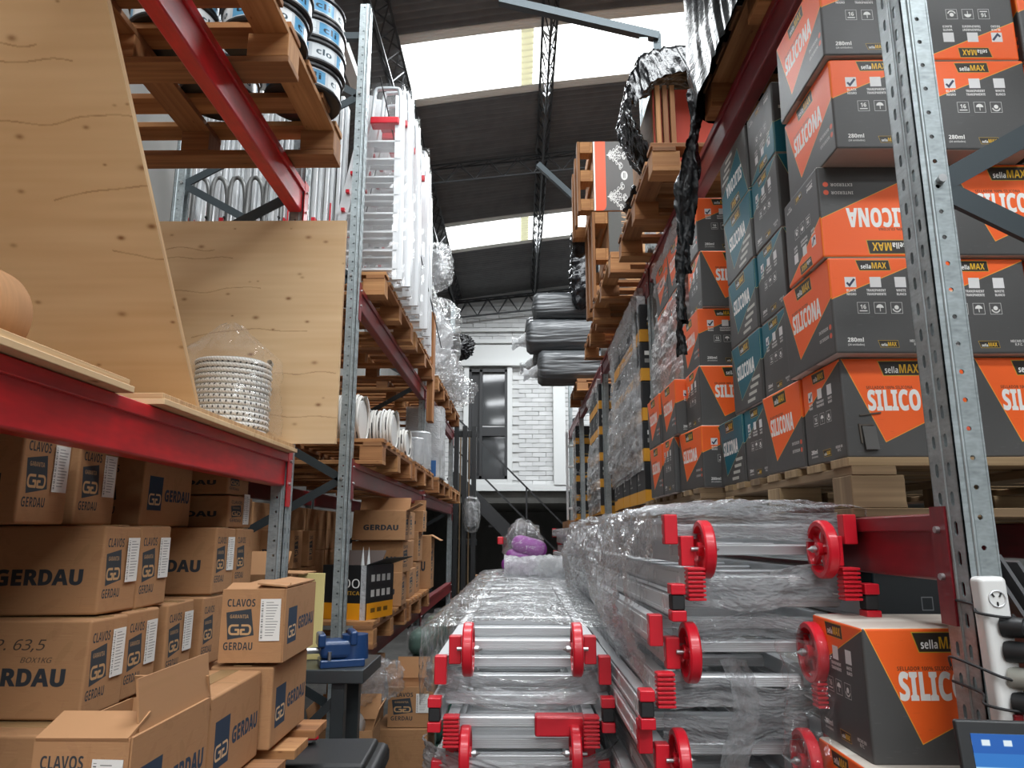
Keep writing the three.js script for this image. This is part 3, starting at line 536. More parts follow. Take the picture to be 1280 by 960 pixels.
const sticker = std({ map: canvasTex(160, 260, (c, w, h) => { c.fillStyle = '#e6e4df'; c.fillRect(0, 0, w, h); c.fillStyle = '#4a4a4a'; for (let i = 0; i < 22; i++) c.fillRect(8, 14 + i * 11, 16, (i % 3 + 1) * 2.2); c.fillStyle = '#7a7a78'; for (let i = 0; i < 13; i++) c.fillRect(44, 20 + i * 17, 60 + ((i * 37) % 44), 4); }), roughness: 0.6 });
const NL = 0.3, NE = 0.155, NH = 0.193;
// lengthwise: long face looks to the camera side (+z) and the end to the aisle (+x); otherwise the end looks to +z
function nailCarton(label, [x, y, d], lengthwise, o = {}) { // x = aisle-side face, d = near face
  const w = lengthwise ? (o.len || NL) : NE, dep = lengthwise ? (o.end || NE) : (o.len || NL), h = o.h || NH;
  const t = thing('nail_carton', label, 'carton', [x - w / 2, y, d + dep / 2], o.turn || 0, o.group);
  const end = GE, lf = o.written ? GLw : GL;
  part('carton_body', o.open ? openBody(w, h, dep) : cartonOf(w, h, dep, Math.floor(rnd() * 4), 0.006), o.open ? (lengthwise ? GP : GP) : (lengthwise ? [end, end, GP, GP, lf, lf] : [GSd, GSd, GP, GP, end, end]), t);
  if (o.open) { // printed faces of an open carton
    part('printed_panel', new THREE.BoxGeometry(w, h, 0.003), [GP, GP, GP, GP, end, GP], t, 0, h / 2, dep / 2 + 0.0016); part('printed_panel', new THREE.BoxGeometry(0.003, h, dep), [GSd, GP, GP, GP, GP, GP], t, w / 2 + 0.0016, h / 2, 0);
  } else part('tape', bx(lengthwise ? w * 0.98 : 0.045, 0.002, lengthwise ? 0.045 : dep * 0.98), tapeMat, t, 0, h + 0.001, 0);
  if (!o.plain) { const s = lengthwise ? part('shipping_label', new THREE.BoxGeometry(0.0015, 0.1, 0.05), sticker, t, w / 2 + (o.open ? 0.005 : 0.003), h * 0.6, -0.042) : part('shipping_label', new THREE.BoxGeometry(0.05, 0.1, 0.0015), sticker, t, 0.045, h * 0.58, dep / 2 + (o.open ? 0.005 : 0.003)); s.rotation.z = lengthwise ? 0 : rr(-0.02, 0.02); }
  for (const [fw, fd, px, py, pz, rx, ry, rz] of o.flaps || []) part('flap', bx(fw, 0.004, fd), GP, t, px, py, pz, rx, ry, rz);
  return t;
}
function openBody(w, h, d) { return merged([at(bx(w, h, 0.004), 0, h / 2, d / 2 - 0.002), at(bx(w, h, 0.004), 0, h / 2, -d / 2 + 0.002), at(bx(0.004, h, d), w / 2 - 0.002, h / 2, 0), at(bx(0.004, h, d), -w / 2 + 0.002, h / 2, 0), at(bx(w, 0.004, d), 0, 0.002, 0)]); }
const tapeMat = phys({ color: lin(0.42, 0.27, 0.13), roughness: 0.25, clearcoat: 0.4 });
{
  const y0 = 1.033, Y = (k) => y0 + k * 0.1965;
  const B = 'brown nail carton';
  nailCarton(B + ' at the bottom of the near column, letters cut by the open carton', [-0.915, Y(0), 1.48], true);
  nailCarton(B + ' in the bottom row behind the open carton', [-0.915, Y(0), 1.66], true, { plain: true });
  nailCarton(B + ' in the bottom row behind the sealed overhanging carton', [-0.92, Y(0), 1.85], true, { plain: true });
  nailCarton(B + ' in the bottom row below the small end carton', [-0.92, Y(0), 2.04], true, { plain: true });
  nailCarton(B + ' in the bottom row next to the post', [-0.92, Y(0), 2.23], true, { plain: true });
  nailCarton(B + ' with handwriting on its long face', [-0.895, Y(1), 1.575], true, { written: true });
  nailCarton(B + ' end on, right of the handwritten one', [-0.905, Y(1), 1.742], true);
  nailCarton(B + ' end on, lower row above the open flap', [-0.905, Y(1), 1.945], true);
  nailCarton(B + ' end on, lower row behind the half open carton', [-0.905, Y(1), 2.16], true, { plain: true });
  nailCarton(B + ' with large letters in the row above the handwritten one', [-0.917, Y(2), 1.64], true);
  nailCarton(B + ' end on, upper row between the two lettered cartons', [-0.92, Y(2), 1.802], true);
  nailCarton(B + ' with its letters half hidden in the upper row', [-0.905, Y(2), 2.205], true);
  nailCarton(B + ' end on in the upper row next to the post', [-0.91, Y(2), 2.385], true, { plain: true });
  nailCarton(B + ' in the shaded top row at the near end', [-1.0, Y(3), 1.46], true);
  nailCarton(B + ' second in the shaded top row', [-1.01, Y(3), 1.67], true);
  nailCarton(B + ' third in the shaded top row, emblem on its wide face', [-1.03, Y(3), 2.0], false, { plain: true, len: 0.3 });
  nailCarton('low ' + B + ' last in the shaded top row', [-0.93, Y(3), 2.36], true, { h: 0.1, end: 0.19 });
  nailCarton('flat ' + B + ' lying on the last one of the shaded top row', [-0.94, Y(3) + 0.103, 2.36], true, { h: 0.09, end: 0.18, plain: true });
  // cartons overhanging the beam on planks
  const yp = 1.075;
  nailCarton('open ' + B + ' with raised flaps and a white label', [-0.628, yp + 0.01, 1.262], false, { open: true, flaps: [[0.003, 0.3, 0.072, 0.235, 0, 0, 0, Math.PI / 2], [0.15, 0.075, 0, 0.205, 0.12, 0.35, 0, 0], [0.15, 0.075, 0, 0.2, -0.16, -1.2, 0, 0]] });
  { const t = scene.children[scene.children.length - 1], f = t.children.filter((c) => c.name === 'flap'); f[0].geometry = bx(0.004, 0.085, 0.28); f[0].rotation.set(0, 0, 0.12); f[0].position.set(0.068, 0.235, -0.02); }
  nailCarton(B + ' overhanging the beam, blue emblem to the aisle', [-0.632, yp + 0.005, 1.585], false, { plain: true });
  nailCarton(B + ' under the half open one, blue emblem to the aisle', [-0.61, yp + 0.012, 1.9], false, { plain: true });
  nailCarton('half open ' + B + ' with a white label on its end', [-0.595, yp + 0.215, 1.895], false, { open: true, h: 0.175, flaps: [[0.152, 0.12, 0.0, 0.178, -0.085, 0.02, 0, 0], [0.075, 0.285, 0.042, 0.184, 0.0, 0, 0, -0.1], [0.15, 0.06, 0, 0.178, 0.12, 0.25, 0, 0]], turn: 0.03 });
  pallet('low plank skid carrying the overhanging nail cartons', [-0.73, 1.03, 1.72], 0.3, 1.02, 0, M.wood);
  const sk = scene.children[scene.children.length - 1]; sk.name = numbered('plank_skid'); sk.userData.category = 'skid'; sk.clear();
  for (let i = 0; i < 6; i++) part('plank', bx(0.34, 0.022, 0.12, 0.002, i), M.wood[i % 3], sk, 0, 0.034, -0.48 + i * 0.19);
  for (const x of [-0.12, 0.1]) part('runner', bx(0.06, 0.022, 1.08, 0.002, 3), M.wood[1], sk, x, 0.012, 0);
}
// ---------------------------------------------------------------- stacked aluminium ladders in the aisle
const wheelParts = (() => {
  const R = 0.067, W = 0.013;
  const rim = new THREE.LatheGeometry([[R - 0.013, -W], [R - 0.003, -W], [R, -W + 0.004], [R, W - 0.004], [R - 0.003, W], [R - 0.013, W], [R - 0.015, W * 0.3], [R - 0.015, -W * 0.3], [R - 0.013, -W]].map((p) => new THREE.Vector2(...p)), 28).rotateZ(Math.PI / 2);
  const spokes = []; for (let i = 0; i < 5; i++) { const a = i * 1.2566 + 0.3; spokes.push(bar([0, Math.cos(a) * 0.012, Math.sin(a) * 0.012], [0, Math.cos(a) * (R - 0.012), Math.sin(a) * (R - 0.012)], 0.008, 0.013)); }
  const hub = new THREE.CylinderGeometry(0.016, 0.016, 0.03, 14).rotateZ(Math.PI / 2);
  return { tyre: toCreasedNormals(rim, 0.6), spokes: merged(spokes), hub };
})();
const axleGeo = merged([new THREE.CylinderGeometry(0.005, 0.005, 0.06, 8).rotateZ(Math.PI / 2), at(new THREE.CylinderGeometry(0.009, 0.009, 0.008, 6).rotateZ(Math.PI / 2), 0.022, 0, 0), at(new THREE.ConeGeometry(0.007, 0.012, 8).rotateZ(-Math.PI / 2), 0.032, 0, 0)]);
const railGeo = {};
function rail(L, h) { // C channel along -z, open side towards +x (left rail)
  return railGeo[L + '_' + h] ??= (() => {
    const t = 0.0035, w = 0.028, list = [at(new THREE.BoxGeometry(t, h, L), -w / 2 + t / 2, 0, -L / 2), at(new THREE.BoxGeometry(w, t, L), 0, h / 2 - t / 2, -L / 2), at(new THREE.BoxGeometry(w, t, L), 0, -h / 2 + t / 2, -L / 2), at(new THREE.BoxGeometry(t * 1.6, 0.008, L), -w / 2, h / 2 - 0.012, -L / 2), at(new THREE.BoxGeometry(t * 1.6, 0.008, L), -w / 2, -h / 2 + 0.012, -L / 2)];
    for (let z = 0.09; z < L; z += 0.28) list.push(at(new THREE.TorusGeometry(0.014, 0.003, 5, 12).scale(1, 1.35, 1).rotateY(Math.PI / 2), -w / 2 - 0.001, 0, -z));
    return merged(list);
  })();
}
const rungGeo = {};
function rung(w) { return rungGeo[w] ??= (() => { const l = [at(new RoundedBoxGeometry(w, 0.026, 0.03, 2, 0.005), 0, 0, 0)]; for (let k = -2; k <= 2; k++) l.push(at(new THREE.BoxGeometry(w, 0.0022, 0.004), 0, k * 0.0045, 0.0155), at(new THREE.BoxGeometry(w, 0.003, 0.0025), 0, 0.013, k * 0.005)); return merged(l); })(); }
const ribbedGeo = merged([bx(0.034, 0.074, 0.03, 0.003), ...[...Array(8)].map((_, i) => at(bx(0.04, 0.0055, 0.036, 0.001), 0, -0.033 + i * 0.0095, 0.006))]);
const capGeo = bx(0.032, 0.07, 0.034, 0.003), smallCap = bx(0.034, 0.024, 0.04, 0.003), rubber = bx(0.03, 0.034, 0.036, 0.004);
const HALF = { wheel: 0.14, inner: 0.176, outer: 0.213 };
function ladder(kind, label, pos, L, flip, turn, group) { // kind 'wheels' or 'feet'
  const t = thing('extension_ladder', label, 'ladder', pos, turn, group), f = flip ? 1 : -1;
  const yi = 0, yo = f * 0.05;
  for (const [half, y, w] of [[HALF.inner, yi, HALF.inner * 2 - 0.02], [HALF.outer, yo, HALF.outer * 2 - 0.02]]) {
    const inner = half === HALF.inner;
    for (const s of [-1, 1]) {
      const r = part('rail', rail(L, 0.056), M.alu, t, s * half, y, 0); if (s > 0) { r.rotation.z = Math.PI; }
      if (kind === 'wheels') part('end_cap', capGeo, M.redPlastic, t, s * half, y, 0.006);
      else if (inner) part('ribbed_foot', ribbedGeo, M.redPlastic, t, s * half, y, 0.008);
      else { for (const e of [1, -1]) part('foot_bracket', smallCap, M.redPlastic, t, s * (half + 0.006), y - f * 0.01 + e * 0.029, 0.012); part('rubber_foot', rubber, M.blackRubber, t, s * (half + 0.006), y - f * 0.01, 0.01); }
      part('end_cap', capGeo, M.redPlastic, t, s * half, y, -L - 0.006);
    }
    for (let z = 0.09, k = 0; z < L; z += 0.28, k++) part('rung', rung(w), M.alu, t, 0, y, -z - (inner ? 0 : 0.03));
  }
  if (kind === 'wheels') for (const s of [-1, 1]) {
    const w = part('wheel', wheelParts.tyre, M.redPlastic, t, s * HALF.wheel, yi + 0.004, 0.03);
    part('wheel_spokes', wheelParts.spokes, M.redPlastic, w); part('hub', wheelParts.hub, M.redPlastic, w); const a = part('axle', axleGeo, M.bolt, w); if (s > 0) a.rotation.z = Math.PI;
  }
  return t;
}
{ // left stack
  const ord = ['top', 'second', 'third', 'fourth', 'fifth', 'sixth', 'lowest'], LL = 3.2;
  let y = 1.305;
  for (let k = 0; k < 5; k++) {
    ladder('wheels', `aluminium extension ladder with red wheels, ${ord[k]} wheeled one of the lower stack`, [0.006 - 0.006 * k, y, 2.02 + 0.02 * k], LL, false, 0.003 * (k % 2));
    ladder('feet', `aluminium extension ladder with red ribbed feet, ${ord[k]} footed one of the lower stack`, [0.002 - 0.006 * k, y - 0.19, 1.99 + 0.02 * k], LL, true, 0);
    if (!k) part('red_tray', bx(0.13, 0.05, 0.05, 0.006), M.redPlastic, scene.children[scene.children.length - 1], 0.1, 0.0, -0.05);
    y -= 0.256;
  }
}
{ // right stack
  const ord = ['top', 'second', 'third', 'fourth', 'fifth', 'sixth', 'lowest'], LL = 4.3, K = 0.915;
  [0.5215, 0.482, 0.452, 0.452, 0.452, 0.452, 0.452].forEach((x, k) => {
    const y = 1.565 - 0.2095 * k, turn = k < 1 ? 0.018 : 0.004;
    const a = ladder('wheels', `aluminium extension ladder with red wheels, ${ord[k]} wheeled one of the taller stack`, [x, y, 1.638], LL, true, turn); a.scale.setScalar(K);
    const b = ladder('feet', `aluminium extension ladder with red ribbed feet, ${ord[k]} footed one of the taller stack`, [x + [0.004, -0.025, -0.002, 0, 0, 0, 0][k], y - 0.066, 1.592 + 0.01 * k], LL, false, turn); b.scale.setScalar(K);
  });
}
for (const d of [2.4, 3.6, 4.8]) { solo('timber_bearer', `timber bearer under the lower ladder stack, ${d < 3 ? 'near' : d < 4 ? 'middle' : 'far'} one`, 'timber', bx(0.46, 0.05, 0.09, 0.003), M.wood[0], [-0.03, 0.026, d], 0, 'bearers under the lower ladder stack'); solo('timber_bearer', `thick timber bearer under the taller ladder stack, ${d < 3 ? 'near' : d < 4 ? 'middle' : 'far'} one`, 'timber', bx(0.42, 0.155, 0.09, 0.003), M.wood[1], [0.45, 0.079, d], 0, 'bearers under the taller ladder stack'); }
// ---------------------------------------------------------------- left rack: boards, sheets, rope, reels
{
  const plySheet = (w, h, t) => new THREE.BoxGeometry(w, h, t);
  function sheetGeo(w, h, t) { return metreUV(new THREE.BoxGeometry(w, h, t), rr(0, 3), rr(0, 3), 0); }
  const six = [M.plyEdge, M.plyEdge, M.plyEdge, M.plyEdge, M.ply, M.ply];
  // shelf boards
  const board = (label, d0, d1, x1) => { const t = thing('shelf_board', label, 'board', [(x1 - 1.8) / 2, 1.885, (d0 + d1) / 2]); part('board_ply', bx(x1 + 1.8, 0.014, d1 - d0, 0.002, 1), M.ply, t, 0, 0.007, 0); part('board_ply', bx(x1 + 1.8 - 0.008, 0.014, d1 - d0 - 0.012, 0.002, 3), M.plyEdge, t, -0.004, 0.021, 0); };
  board('plywood shelf board on the red beam below the leaning sheet', -0.03, 1.47, -0.795);
  board('plywood shelf board on the red beam under the bagged rope coil', 1.6, 2.595, -0.795);
  // leaning sheet
  const g = sheetGeo(0.92, 1.2, 0.018); g.translate(0, 0.6, 0);
  const s = solo('plywood_sheet', 'large plywood sheet leaning forward over the shelf board', 'plywood', g, six, [-1.345, 1.925, 1.985]); s.rotation.set(0.657, 0, 0);
  const g2 = sheetGeo(0.95, 0.845, 0.018); g2.translate(0, 0.4225, 0);
  solo('plywood_sheet', 'square knotty plywood sheet standing upright behind the bagged rope', 'plywood', g2, six, [-1.127, 1.9145, 2.572]);
  // kraft roll
  const kr = thing('paper_roll', 'tan kraft paper roll lying against the leaning plywood sheet', 'paper roll', [-1.05, 2.014, 1.27]);
  part('paper', toCreasedNormals(new THREE.LatheGeometry([[0.02, -0.05], [0.086, -0.05], [0.096, -0.044], [0.099, -0.036], [0.099, 0.036], [0.096, 0.044], [0.086, 0.05], [0.02, 0.05], [0.02, -0.05]].map((p) => new THREE.Vector2(...p)), 36).rotateX(Math.PI / 2), 0.5), M.kraft, kr, 0, 0, -0.05); 
  part('core', new THREE.CylinderGeometry(0.02, 0.02, 0.102, 14).rotateX(Math.PI / 2), M.oldWood[0], kr, 0, 0, -0.05);
  // rope coils
  M.ropeFleck = std({ map: canvasTex(1024, 64, (c, w, h) => { c.fillStyle = '#dedcd6'; c.fillRect(0, 0, w, h); for (let i = 0; i < 240; i++) { c.strokeStyle = i % 2 ? '#c2c0ba' : '#efeee9'; c.lineWidth = 2; c.beginPath(); c.moveTo(i * 9 - 60, 0); c.lineTo(i * 9, h); c.stroke(); } c.fillStyle = '#2a2a2c'; for (let i = 0; i < 30; i++) { c.fillRect(i * 34 + 3, 10, 11, 9); c.fillRect(i * 34 + 17, 36, 9, 9); } }, [1, 1]), roughness: 0.9 });
  function ropeCoil(label, pos, rx, rz, n, pitch, r, turn = 0, lay = 0, group) {
    const t = thing('rope_coil', label, 'rope', pos, turn, group), pts = [];
    for (let k = 0; k <= n * 16; k++) { const a = k / 16 * 6.2832, h = k / 16 * pitch, b = 1 + 0.04 * noise(h * 9, a * 0.3); pts.push(lay ? [h - n * pitch / 2, rx + Math.cos(a) * rx * b, Math.sin(a) * rz * b] : [Math.cos(a) * rx * b, r + h, Math.sin(a) * rz * b]); }
    const g = tube(pts, r, n * 22, 7), uv = g.attributes.uv; for (let i = 0; i < uv.count; i++) uv.setX(i, uv.getX(i) * n * 1.3); M.ropeFleck.map.wrapS = THREE.RepeatWrapping;
    part('rope', g, M.ropeFleck, t);
    part('core', lay ? new THREE.CylinderGeometry(rx * 0.86, rx * 0.86, n * pitch, 20).rotateZ(Math.PI / 2).translate(0, rx, 0) : new THREE.CylinderGeometry(rx * 0.86, rx * 0.86, n * pitch, 20).scale(1, 1, rz / rx).translate(0, n * pitch / 2 + r, 0), M.rope, t);
    return t;
  }
  const rc = ropeCoil('white rope coil with black flecks in a clear bag on the shelf board', [-0.95, 1.913, 2.36], 0.115, 0.105, 14, 0.0172, 0.0088);
  part('plastic_bag', crumple((u, v) => { const [x, z] = ringXZ(u, 0.29 - 0.03 * v, 0.27 - 0.03 * v, 0.1); const k = v > 0.72 ? Math.pow(1 - (v - 0.72) / 0.28, 0.8) : 1, e = 0.12 + 0.88 * k; return [x * e - 0.02 * (1 - k), 0.012 + 0.36 * v + 0.05 * (v > 0.72 ? (v - 0.72) : 0), z * e]; }, 70, 40, 0.011, 16, 9, 2.2, 1, true), M.filmClear, rc);
  // reels on the overhead pallet
  const reelLabel = std({ map: canvasTex(512, 96, (c, w, h) => { c.fillStyle = '#cfd6da'; c.fillRect(0, 0, w, h); for (let i = 0; i < 8; i++) { c.fillStyle = i % 2 ? '#5aa3cf' : '#e9eef0'; c.fillRect(i * 64 + 4, 8, 56, 80); fitText(c, i % 2 ? 'cli' : 'clo', i * 64 + 12, 66, 40, 38, i % 2 ? '#15222c' : '#27414f'); } speck(c, w, h, 80, 0.2, 3); }), roughness: 0.3 });
  const reelGeo = toCreasedNormals(new THREE.LatheGeometry([[0.03, 0], [0.125, 0], [0.13, 0.006], [0.13, 0.012], [0.122, 0.016], [0.122, 0.072], [0.13, 0.076], [0.13, 0.084], [0.125, 0.088], [0.03, 0.088]].map((p) => new THREE.Vector2(...p)), 32), 0.5);
  const bandGeo = new THREE.CylinderGeometry(0.1235, 0.1235, 0.054, 32, 1, true), reelBlack = M.blackPlastic;
  [[-0.745, 2.27, 4, 'in the tall stack at the pallet end'], [-0.775, 1.97, 3, 'in the nearer stack above the plank edge'], [-1.03, 2.25, 3, 'in the inner stack behind'], [-1.05, 1.95, 3, 'in the inner stack over the beam']].forEach(([x, d, n, w]) => {
    for (let k = 0; k < n; k++) { const t = thing('wire_reel', `black reel with blue and white label, ${['lowest', 'second', 'third', 'topmost'][k]} ${w}`, 'reel', [x + rr(-0.006, 0.006), 3.058 + k * 0.089, d], rnd() * 6, 'labelled reels on the overhead pallet, ' + w); part('flanges', reelGeo, reelBlack, t); part('label_band', bandGeo, reelLabel, t, 0, 0.044, 0); }
  });

  // work bench with vice in the gap between the racks
  const steel = std({ color: lin(0.09, 0.1, 0.105), metalness: 0.6, roughness: 0.35 });
  const bn = thing('steel_bench', 'small grey steel bench plate carrying the blue vice', 'bench', [-0.82, 0, 3.08]);
  part('bench_top', bx(0.46, 0.05, 0.36, 0.004), steel, bn, 0, 1.075, 0);
  for (const x of [-0.18, 0.13]) for (const z of [-0.13, 0.13]) part('leg', bx(0.05, 1.05, 0.05, 0.003), steel, bn, x, 0.525, z);
  part('brace', bar([-0.18, 0.7, 0.13], [0.13, 1.0, 0.13], 0.02, 0.03), steel, bn);
  const blue = phys({ color: lin(0.012, 0.045, 0.14), roughness: 0.35, clearcoat: 0.3 });
  const vs = thing('bench_vice', 'blue cast iron vice on the steel bench', 'vice', [-0.69, 1.1, 3.0], 0.35);
  part('body', merged([bx(0.17, 0.03, 0.12, 0.006).clone().translate(-0.01, 0.015, 0), at(bx(0.15, 0.07, 0.1, 0.02), -0.02, 0.065, 0), at(new THREE.CylinderGeometry(0.052, 0.056, 0.09, 20), 0.04, 0.07, 0)]), blue, vs);
  part('jaw', bx(0.03, 0.05, 0.11, 0.008), blue, vs, -0.09, 0.1, 0); part('jaw', bx(0.03, 0.055, 0.12, 0.01), blue, vs, 0.03, 0.105, 0);
  part('screw', new THREE.CylinderGeometry(0.012, 0.012, 0.16, 12).rotateZ(Math.PI / 2), M.bolt, vs, -0.12, 0.06, 0); part('handle', new THREE.CylinderGeometry(0.006, 0.006, 0.14, 10), M.bolt, vs, -0.19, 0.06, 0); part('bolt', new THREE.CylinderGeometry(0.007, 0.007, 0.03, 8), M.bolt, vs, -0.06, 0.045, 0.055);
  solo('yellow_board', 'pale yellow upright board behind the half open nail carton', 'board', bx(0.11, 0.34, 0.012, 0.002), std({ color: lin(0.72, 0.6, 0.25), roughness: 0.6 }), [-0.865, 1.272, 3.12]);
  const oc = thing('brown_carton', 'open plain carton with its flap folded out behind the bench', 'carton', [-1.08, 1.173 - 0.133 + 0.06, 3.14]);
  part('carton_body', openBody(0.18, 0.34, 0.2), GP, oc, 0, 0, 0); part('flap', bx(0.18, 0.004, 0.12), GP, oc, 0, 0.38, -0.06, 0.9, 0, 0); part('flap', bx(0.12, 0.004, 0.2), GP, oc, 0.14, 0.345, 0, 0, 0, -0.03);
  // tool chest
  const ch = thing('tool_chest', 'black plastic rolling tool chest with a steel latch', 'tool chest', [-0.605, 0, 2.38], 0.04);
  part('chest_body', bx(0.34, 0.74, 0.32, 0.02), M.blackPlastic, ch, 0, 0.5, 0); part('chest_lid', merged([at(bx(0.375, 0.07, 0.36, 0.022), 0, 0.905, 0), at(bx(0.31, 0.03, 0.28, 0.012), 0, 0.945, 0)]), M.blackPlastic, ch);
  for (const x of [-0.12, 0.13]) part('latch', merged([at(bx(0.05, 0.07, 0.02, 0.006), x, 0.85, 0.185), at(bx(0.03, 0.03, 0.012, 0.004), x, 0.85, 0.197)]), M.bolt, ch);
  part('side_latch', bx(0.02, 0.07, 0.05, 0.006), M.bolt, ch, 0.18, 0.84, 0.09);
  for (const x of [-0.14, 0.14]) part('wheel', new THREE.CylinderGeometry(0.065, 0.065, 0.04, 18).rotateZ(Math.PI / 2), M.blackRubber, ch, x, 0.065, -0.1); part('foot', bx(0.3, 0.13, 0.06, 0.01), M.blackPlastic, ch, 0, 0.065, 0.12);
  const tl = thing('power_tool', 'small white power tool with black grip on the tool chest', 'power tool', [-0.72, 0.962, 2.44], 0.3);
  part('housing', bx(0.13, 0.055, 0.07, 0.02), M.white, tl, 0.02, 0.028, 0); part('stripe', bx(0.135, 0.014, 0.074, 0.005), M.redPlastic, tl, 0.02, 0.02, 0); part('grip', bx(0.06, 0.045, 0.05, 0.015), M.blackPlastic, tl, -0.07, 0.024, 0);
}

{ // unseen stock beside and behind the camera, placed to shade the nail cartons
  for (let r = 0; r < 2; r++) for (let k = 0; k < 4; k++) for (let c = 0; c < 2; c++) solo('brown_carton', `large unseen carton ${['low', 'high'][r]} in the rack bay by the desk, ${['outer', 'inner'][c]} column ${['one', 'two', 'three', 'four'][k]}`, 'carton', cartonOf(0.42, 0.4, 0.5, (r + k) % 4), GP, [-1.12 - c * 0.43, 1.034 + r * 0.405, [-0.95, -0.43, 0.22, 0.74][k]], 0, 'unseen cartons shading the nail cartons');
}
// ---------------------------------------------------------------- far left rack contents
{
  // wrapped stepladders standing on the top shelf
  const clearGrey = phys({ color: lin(0.5, 0.53, 0.55), roughness: 0.3, metalness: 0.3 });
  const frameW = 0.4, H = 1.25;
  const railBar = (xa, ya, xb, yb, z) => bar([xa, ya, z], [xb, yb, z], 0.026, 0.05);
  const protoFront = merged([railBar(0, 0, 0, H - 0.06, 0)]);
  const treads = new RoundedBoxGeometry(1, 0.013, 0.06, 1, 0.003);
  function stepladder(label, pos, s, turn) {
    const t = thing('stepladder', label, 'stepladder', pos, turn);
    const h = H * s, w0 = frameW, w1 = 0.17;
    part('rail', bar([0, 0, 0], [-0.015, h - 0.05, 0], 0.02, 0.055), M.alu, t); part('rail', bar([-w0, 0, 0], [-w1 - 0.015, h - 0.05, 0], 0.02, 0.055), M.alu, t);
    part('rear_rail', bar([0, 0, -0.06], [-0.015, h - 0.12, -0.05], 0.018, 0.02), M.alu, t); part('rear_rail', bar([-w0 - 0.02, 0, -0.06], [-w1 - 0.02, h - 0.12, -0.05], 0.018, 0.02), M.alu, t);
    part('top_hoop', tube([[-w1 - 0.01, h - 0.2, 0], [-w1 + 0.005, h - 0.02, 0], [-w1 + 0.04, h, 0], [-0.05, h, 0], [-0.02, h - 0.02, 0], [-0.012, h - 0.2, 0]], 0.013, 40, 8), clearGrey, t);
    part('tool_tray', bx(0.17, 0.045, 0.08, 0.008), M.redPlastic, t, -0.1, h - 0.22, -0.01);
    for (let k = 0; k < 8; k++) { const y = 0.06 + k * 0.118 * s, w = w0 + (w1 - w0) * (y / h) - 0.01; part('tread', treads, M.alu, t, -w / 2 - 0.005, y, -0.02).scale.x = w; part('foot_pad', bx(0.02, 0.018, 0.05), M.redPlastic, t, -w - 0.005, y + 0.015, 0.01); }
    part('plastic_wrap', crumple((u, v) => { const w = w0 + (w1 - w0) * v + 0.03, a = u * 6.2832, c = Math.cos(a), q = Math.sin(a), k = Math.pow(Math.pow(Math.abs(c), 6) + Math.pow(Math.abs(q), 6), -1 / 6); return [-w / 2 + 0.012 + c * k * w / 2, v * (h + 0.02), q * k * 0.05 - 0.02]; }, 48, 40, 0.006, 10, 14, pos[2], 1, true), M.filmClear, t);
    return t;
  }
  const L = ['foremost wrapped aluminium stepladder with a red tray', 'second wrapped stepladder behind the foremost', 'third wrapped stepladder in the standing row', 'fourth wrapped stepladder in the standing row', 'fifth wrapped stepladder in the standing row', 'sixth wrapped stepladder in the standing row', 'seventh wrapped stepladder in the standing row', 'eighth wrapped stepladder in the standing row', 'last wrapped stepladder of the standing row'];
  [[-0.69, 3.9, 0.96], [-0.66, 4.02, 1.0], [-0.68, 4.2, 1.02], [-0.665, 4.38, 1.02], [-0.68, 4.56, 1.0], [-0.67, 4.9, 1.08], [-0.68, 5.1, 1.06], [-0.7, 5.35, 1.0], [-0.74, 5.7, 0.86]].forEach(([x, d, s], i) => stepladder(L[i], [x, 3.004, d], s, 0));
  solo('upright_plank', 'brown timber plank standing at the end of the stepladder row', 'plank', bx(0.05, 0.95, 0.14, 0.003), M.wood[0], [-0.76, 3.004, 6.1]);
  solo('wire_stay', 'thin dark wire slanting across the stepladders', 'wire', bar([-0.79, 4.15, -3.7], [-0.62, 3.05, -5.6], 0.006, 0.006), M.dark);
  // wrapped ladder bundles deeper in the shelf, seen over the upright plywood
  const wrapWhite = phys({ color: lin(0.6, 0.62, 0.63), roughness: 0.35, clearcoat: 0.5, clearcoatRoughness: 0.2 });
  const NTH = ['first', 'second', 'third', 'fourth', 'fifth', 'sixth', 'seventh', 'eighth', 'ninth', 'tenth', 'eleventh', 'twelfth', 'thirteenth', 'fourteenth', 'fifteenth', 'sixteenth', 'seventeenth'];
  for (let i = 0; i < 15; i++) {
    const x = -1.86 + i * 0.058, t = thing('wrapped_ladder', `white wrapped ladder standing edge on behind the upright plywood, ${NTH[i]} from the wall`, 'ladder', [x, 3.004, 3.86 + 0.03 * (i % 3)], 0, 'edge on wrapped ladders behind the plywood');
    part('rail', bx(0.022, 1.15, 0.06, 0.004), M.alu, t, 0, 0.575, 0); part('rail', bx(0.018, 1.1, 0.05, 0.004), wrapWhite, t, 0.022, 0.55, -0.02); if (i % 3 === 0) part('end_cap', bx(0.024, 0.1, 0.062, 0.003), M.redPlastic, t, 0.0, 0.3, 0.002);
    if (i % 4 === 1) part('red_strip', bx(0.008, 0.22, 0.002), M.redPlastic, t, 0.022, 0.35, 0.008);
  }
  const greyTube = phys({ color: lin(0.16, 0.16, 0.155), metalness: 0.3, roughness: 0.35 });
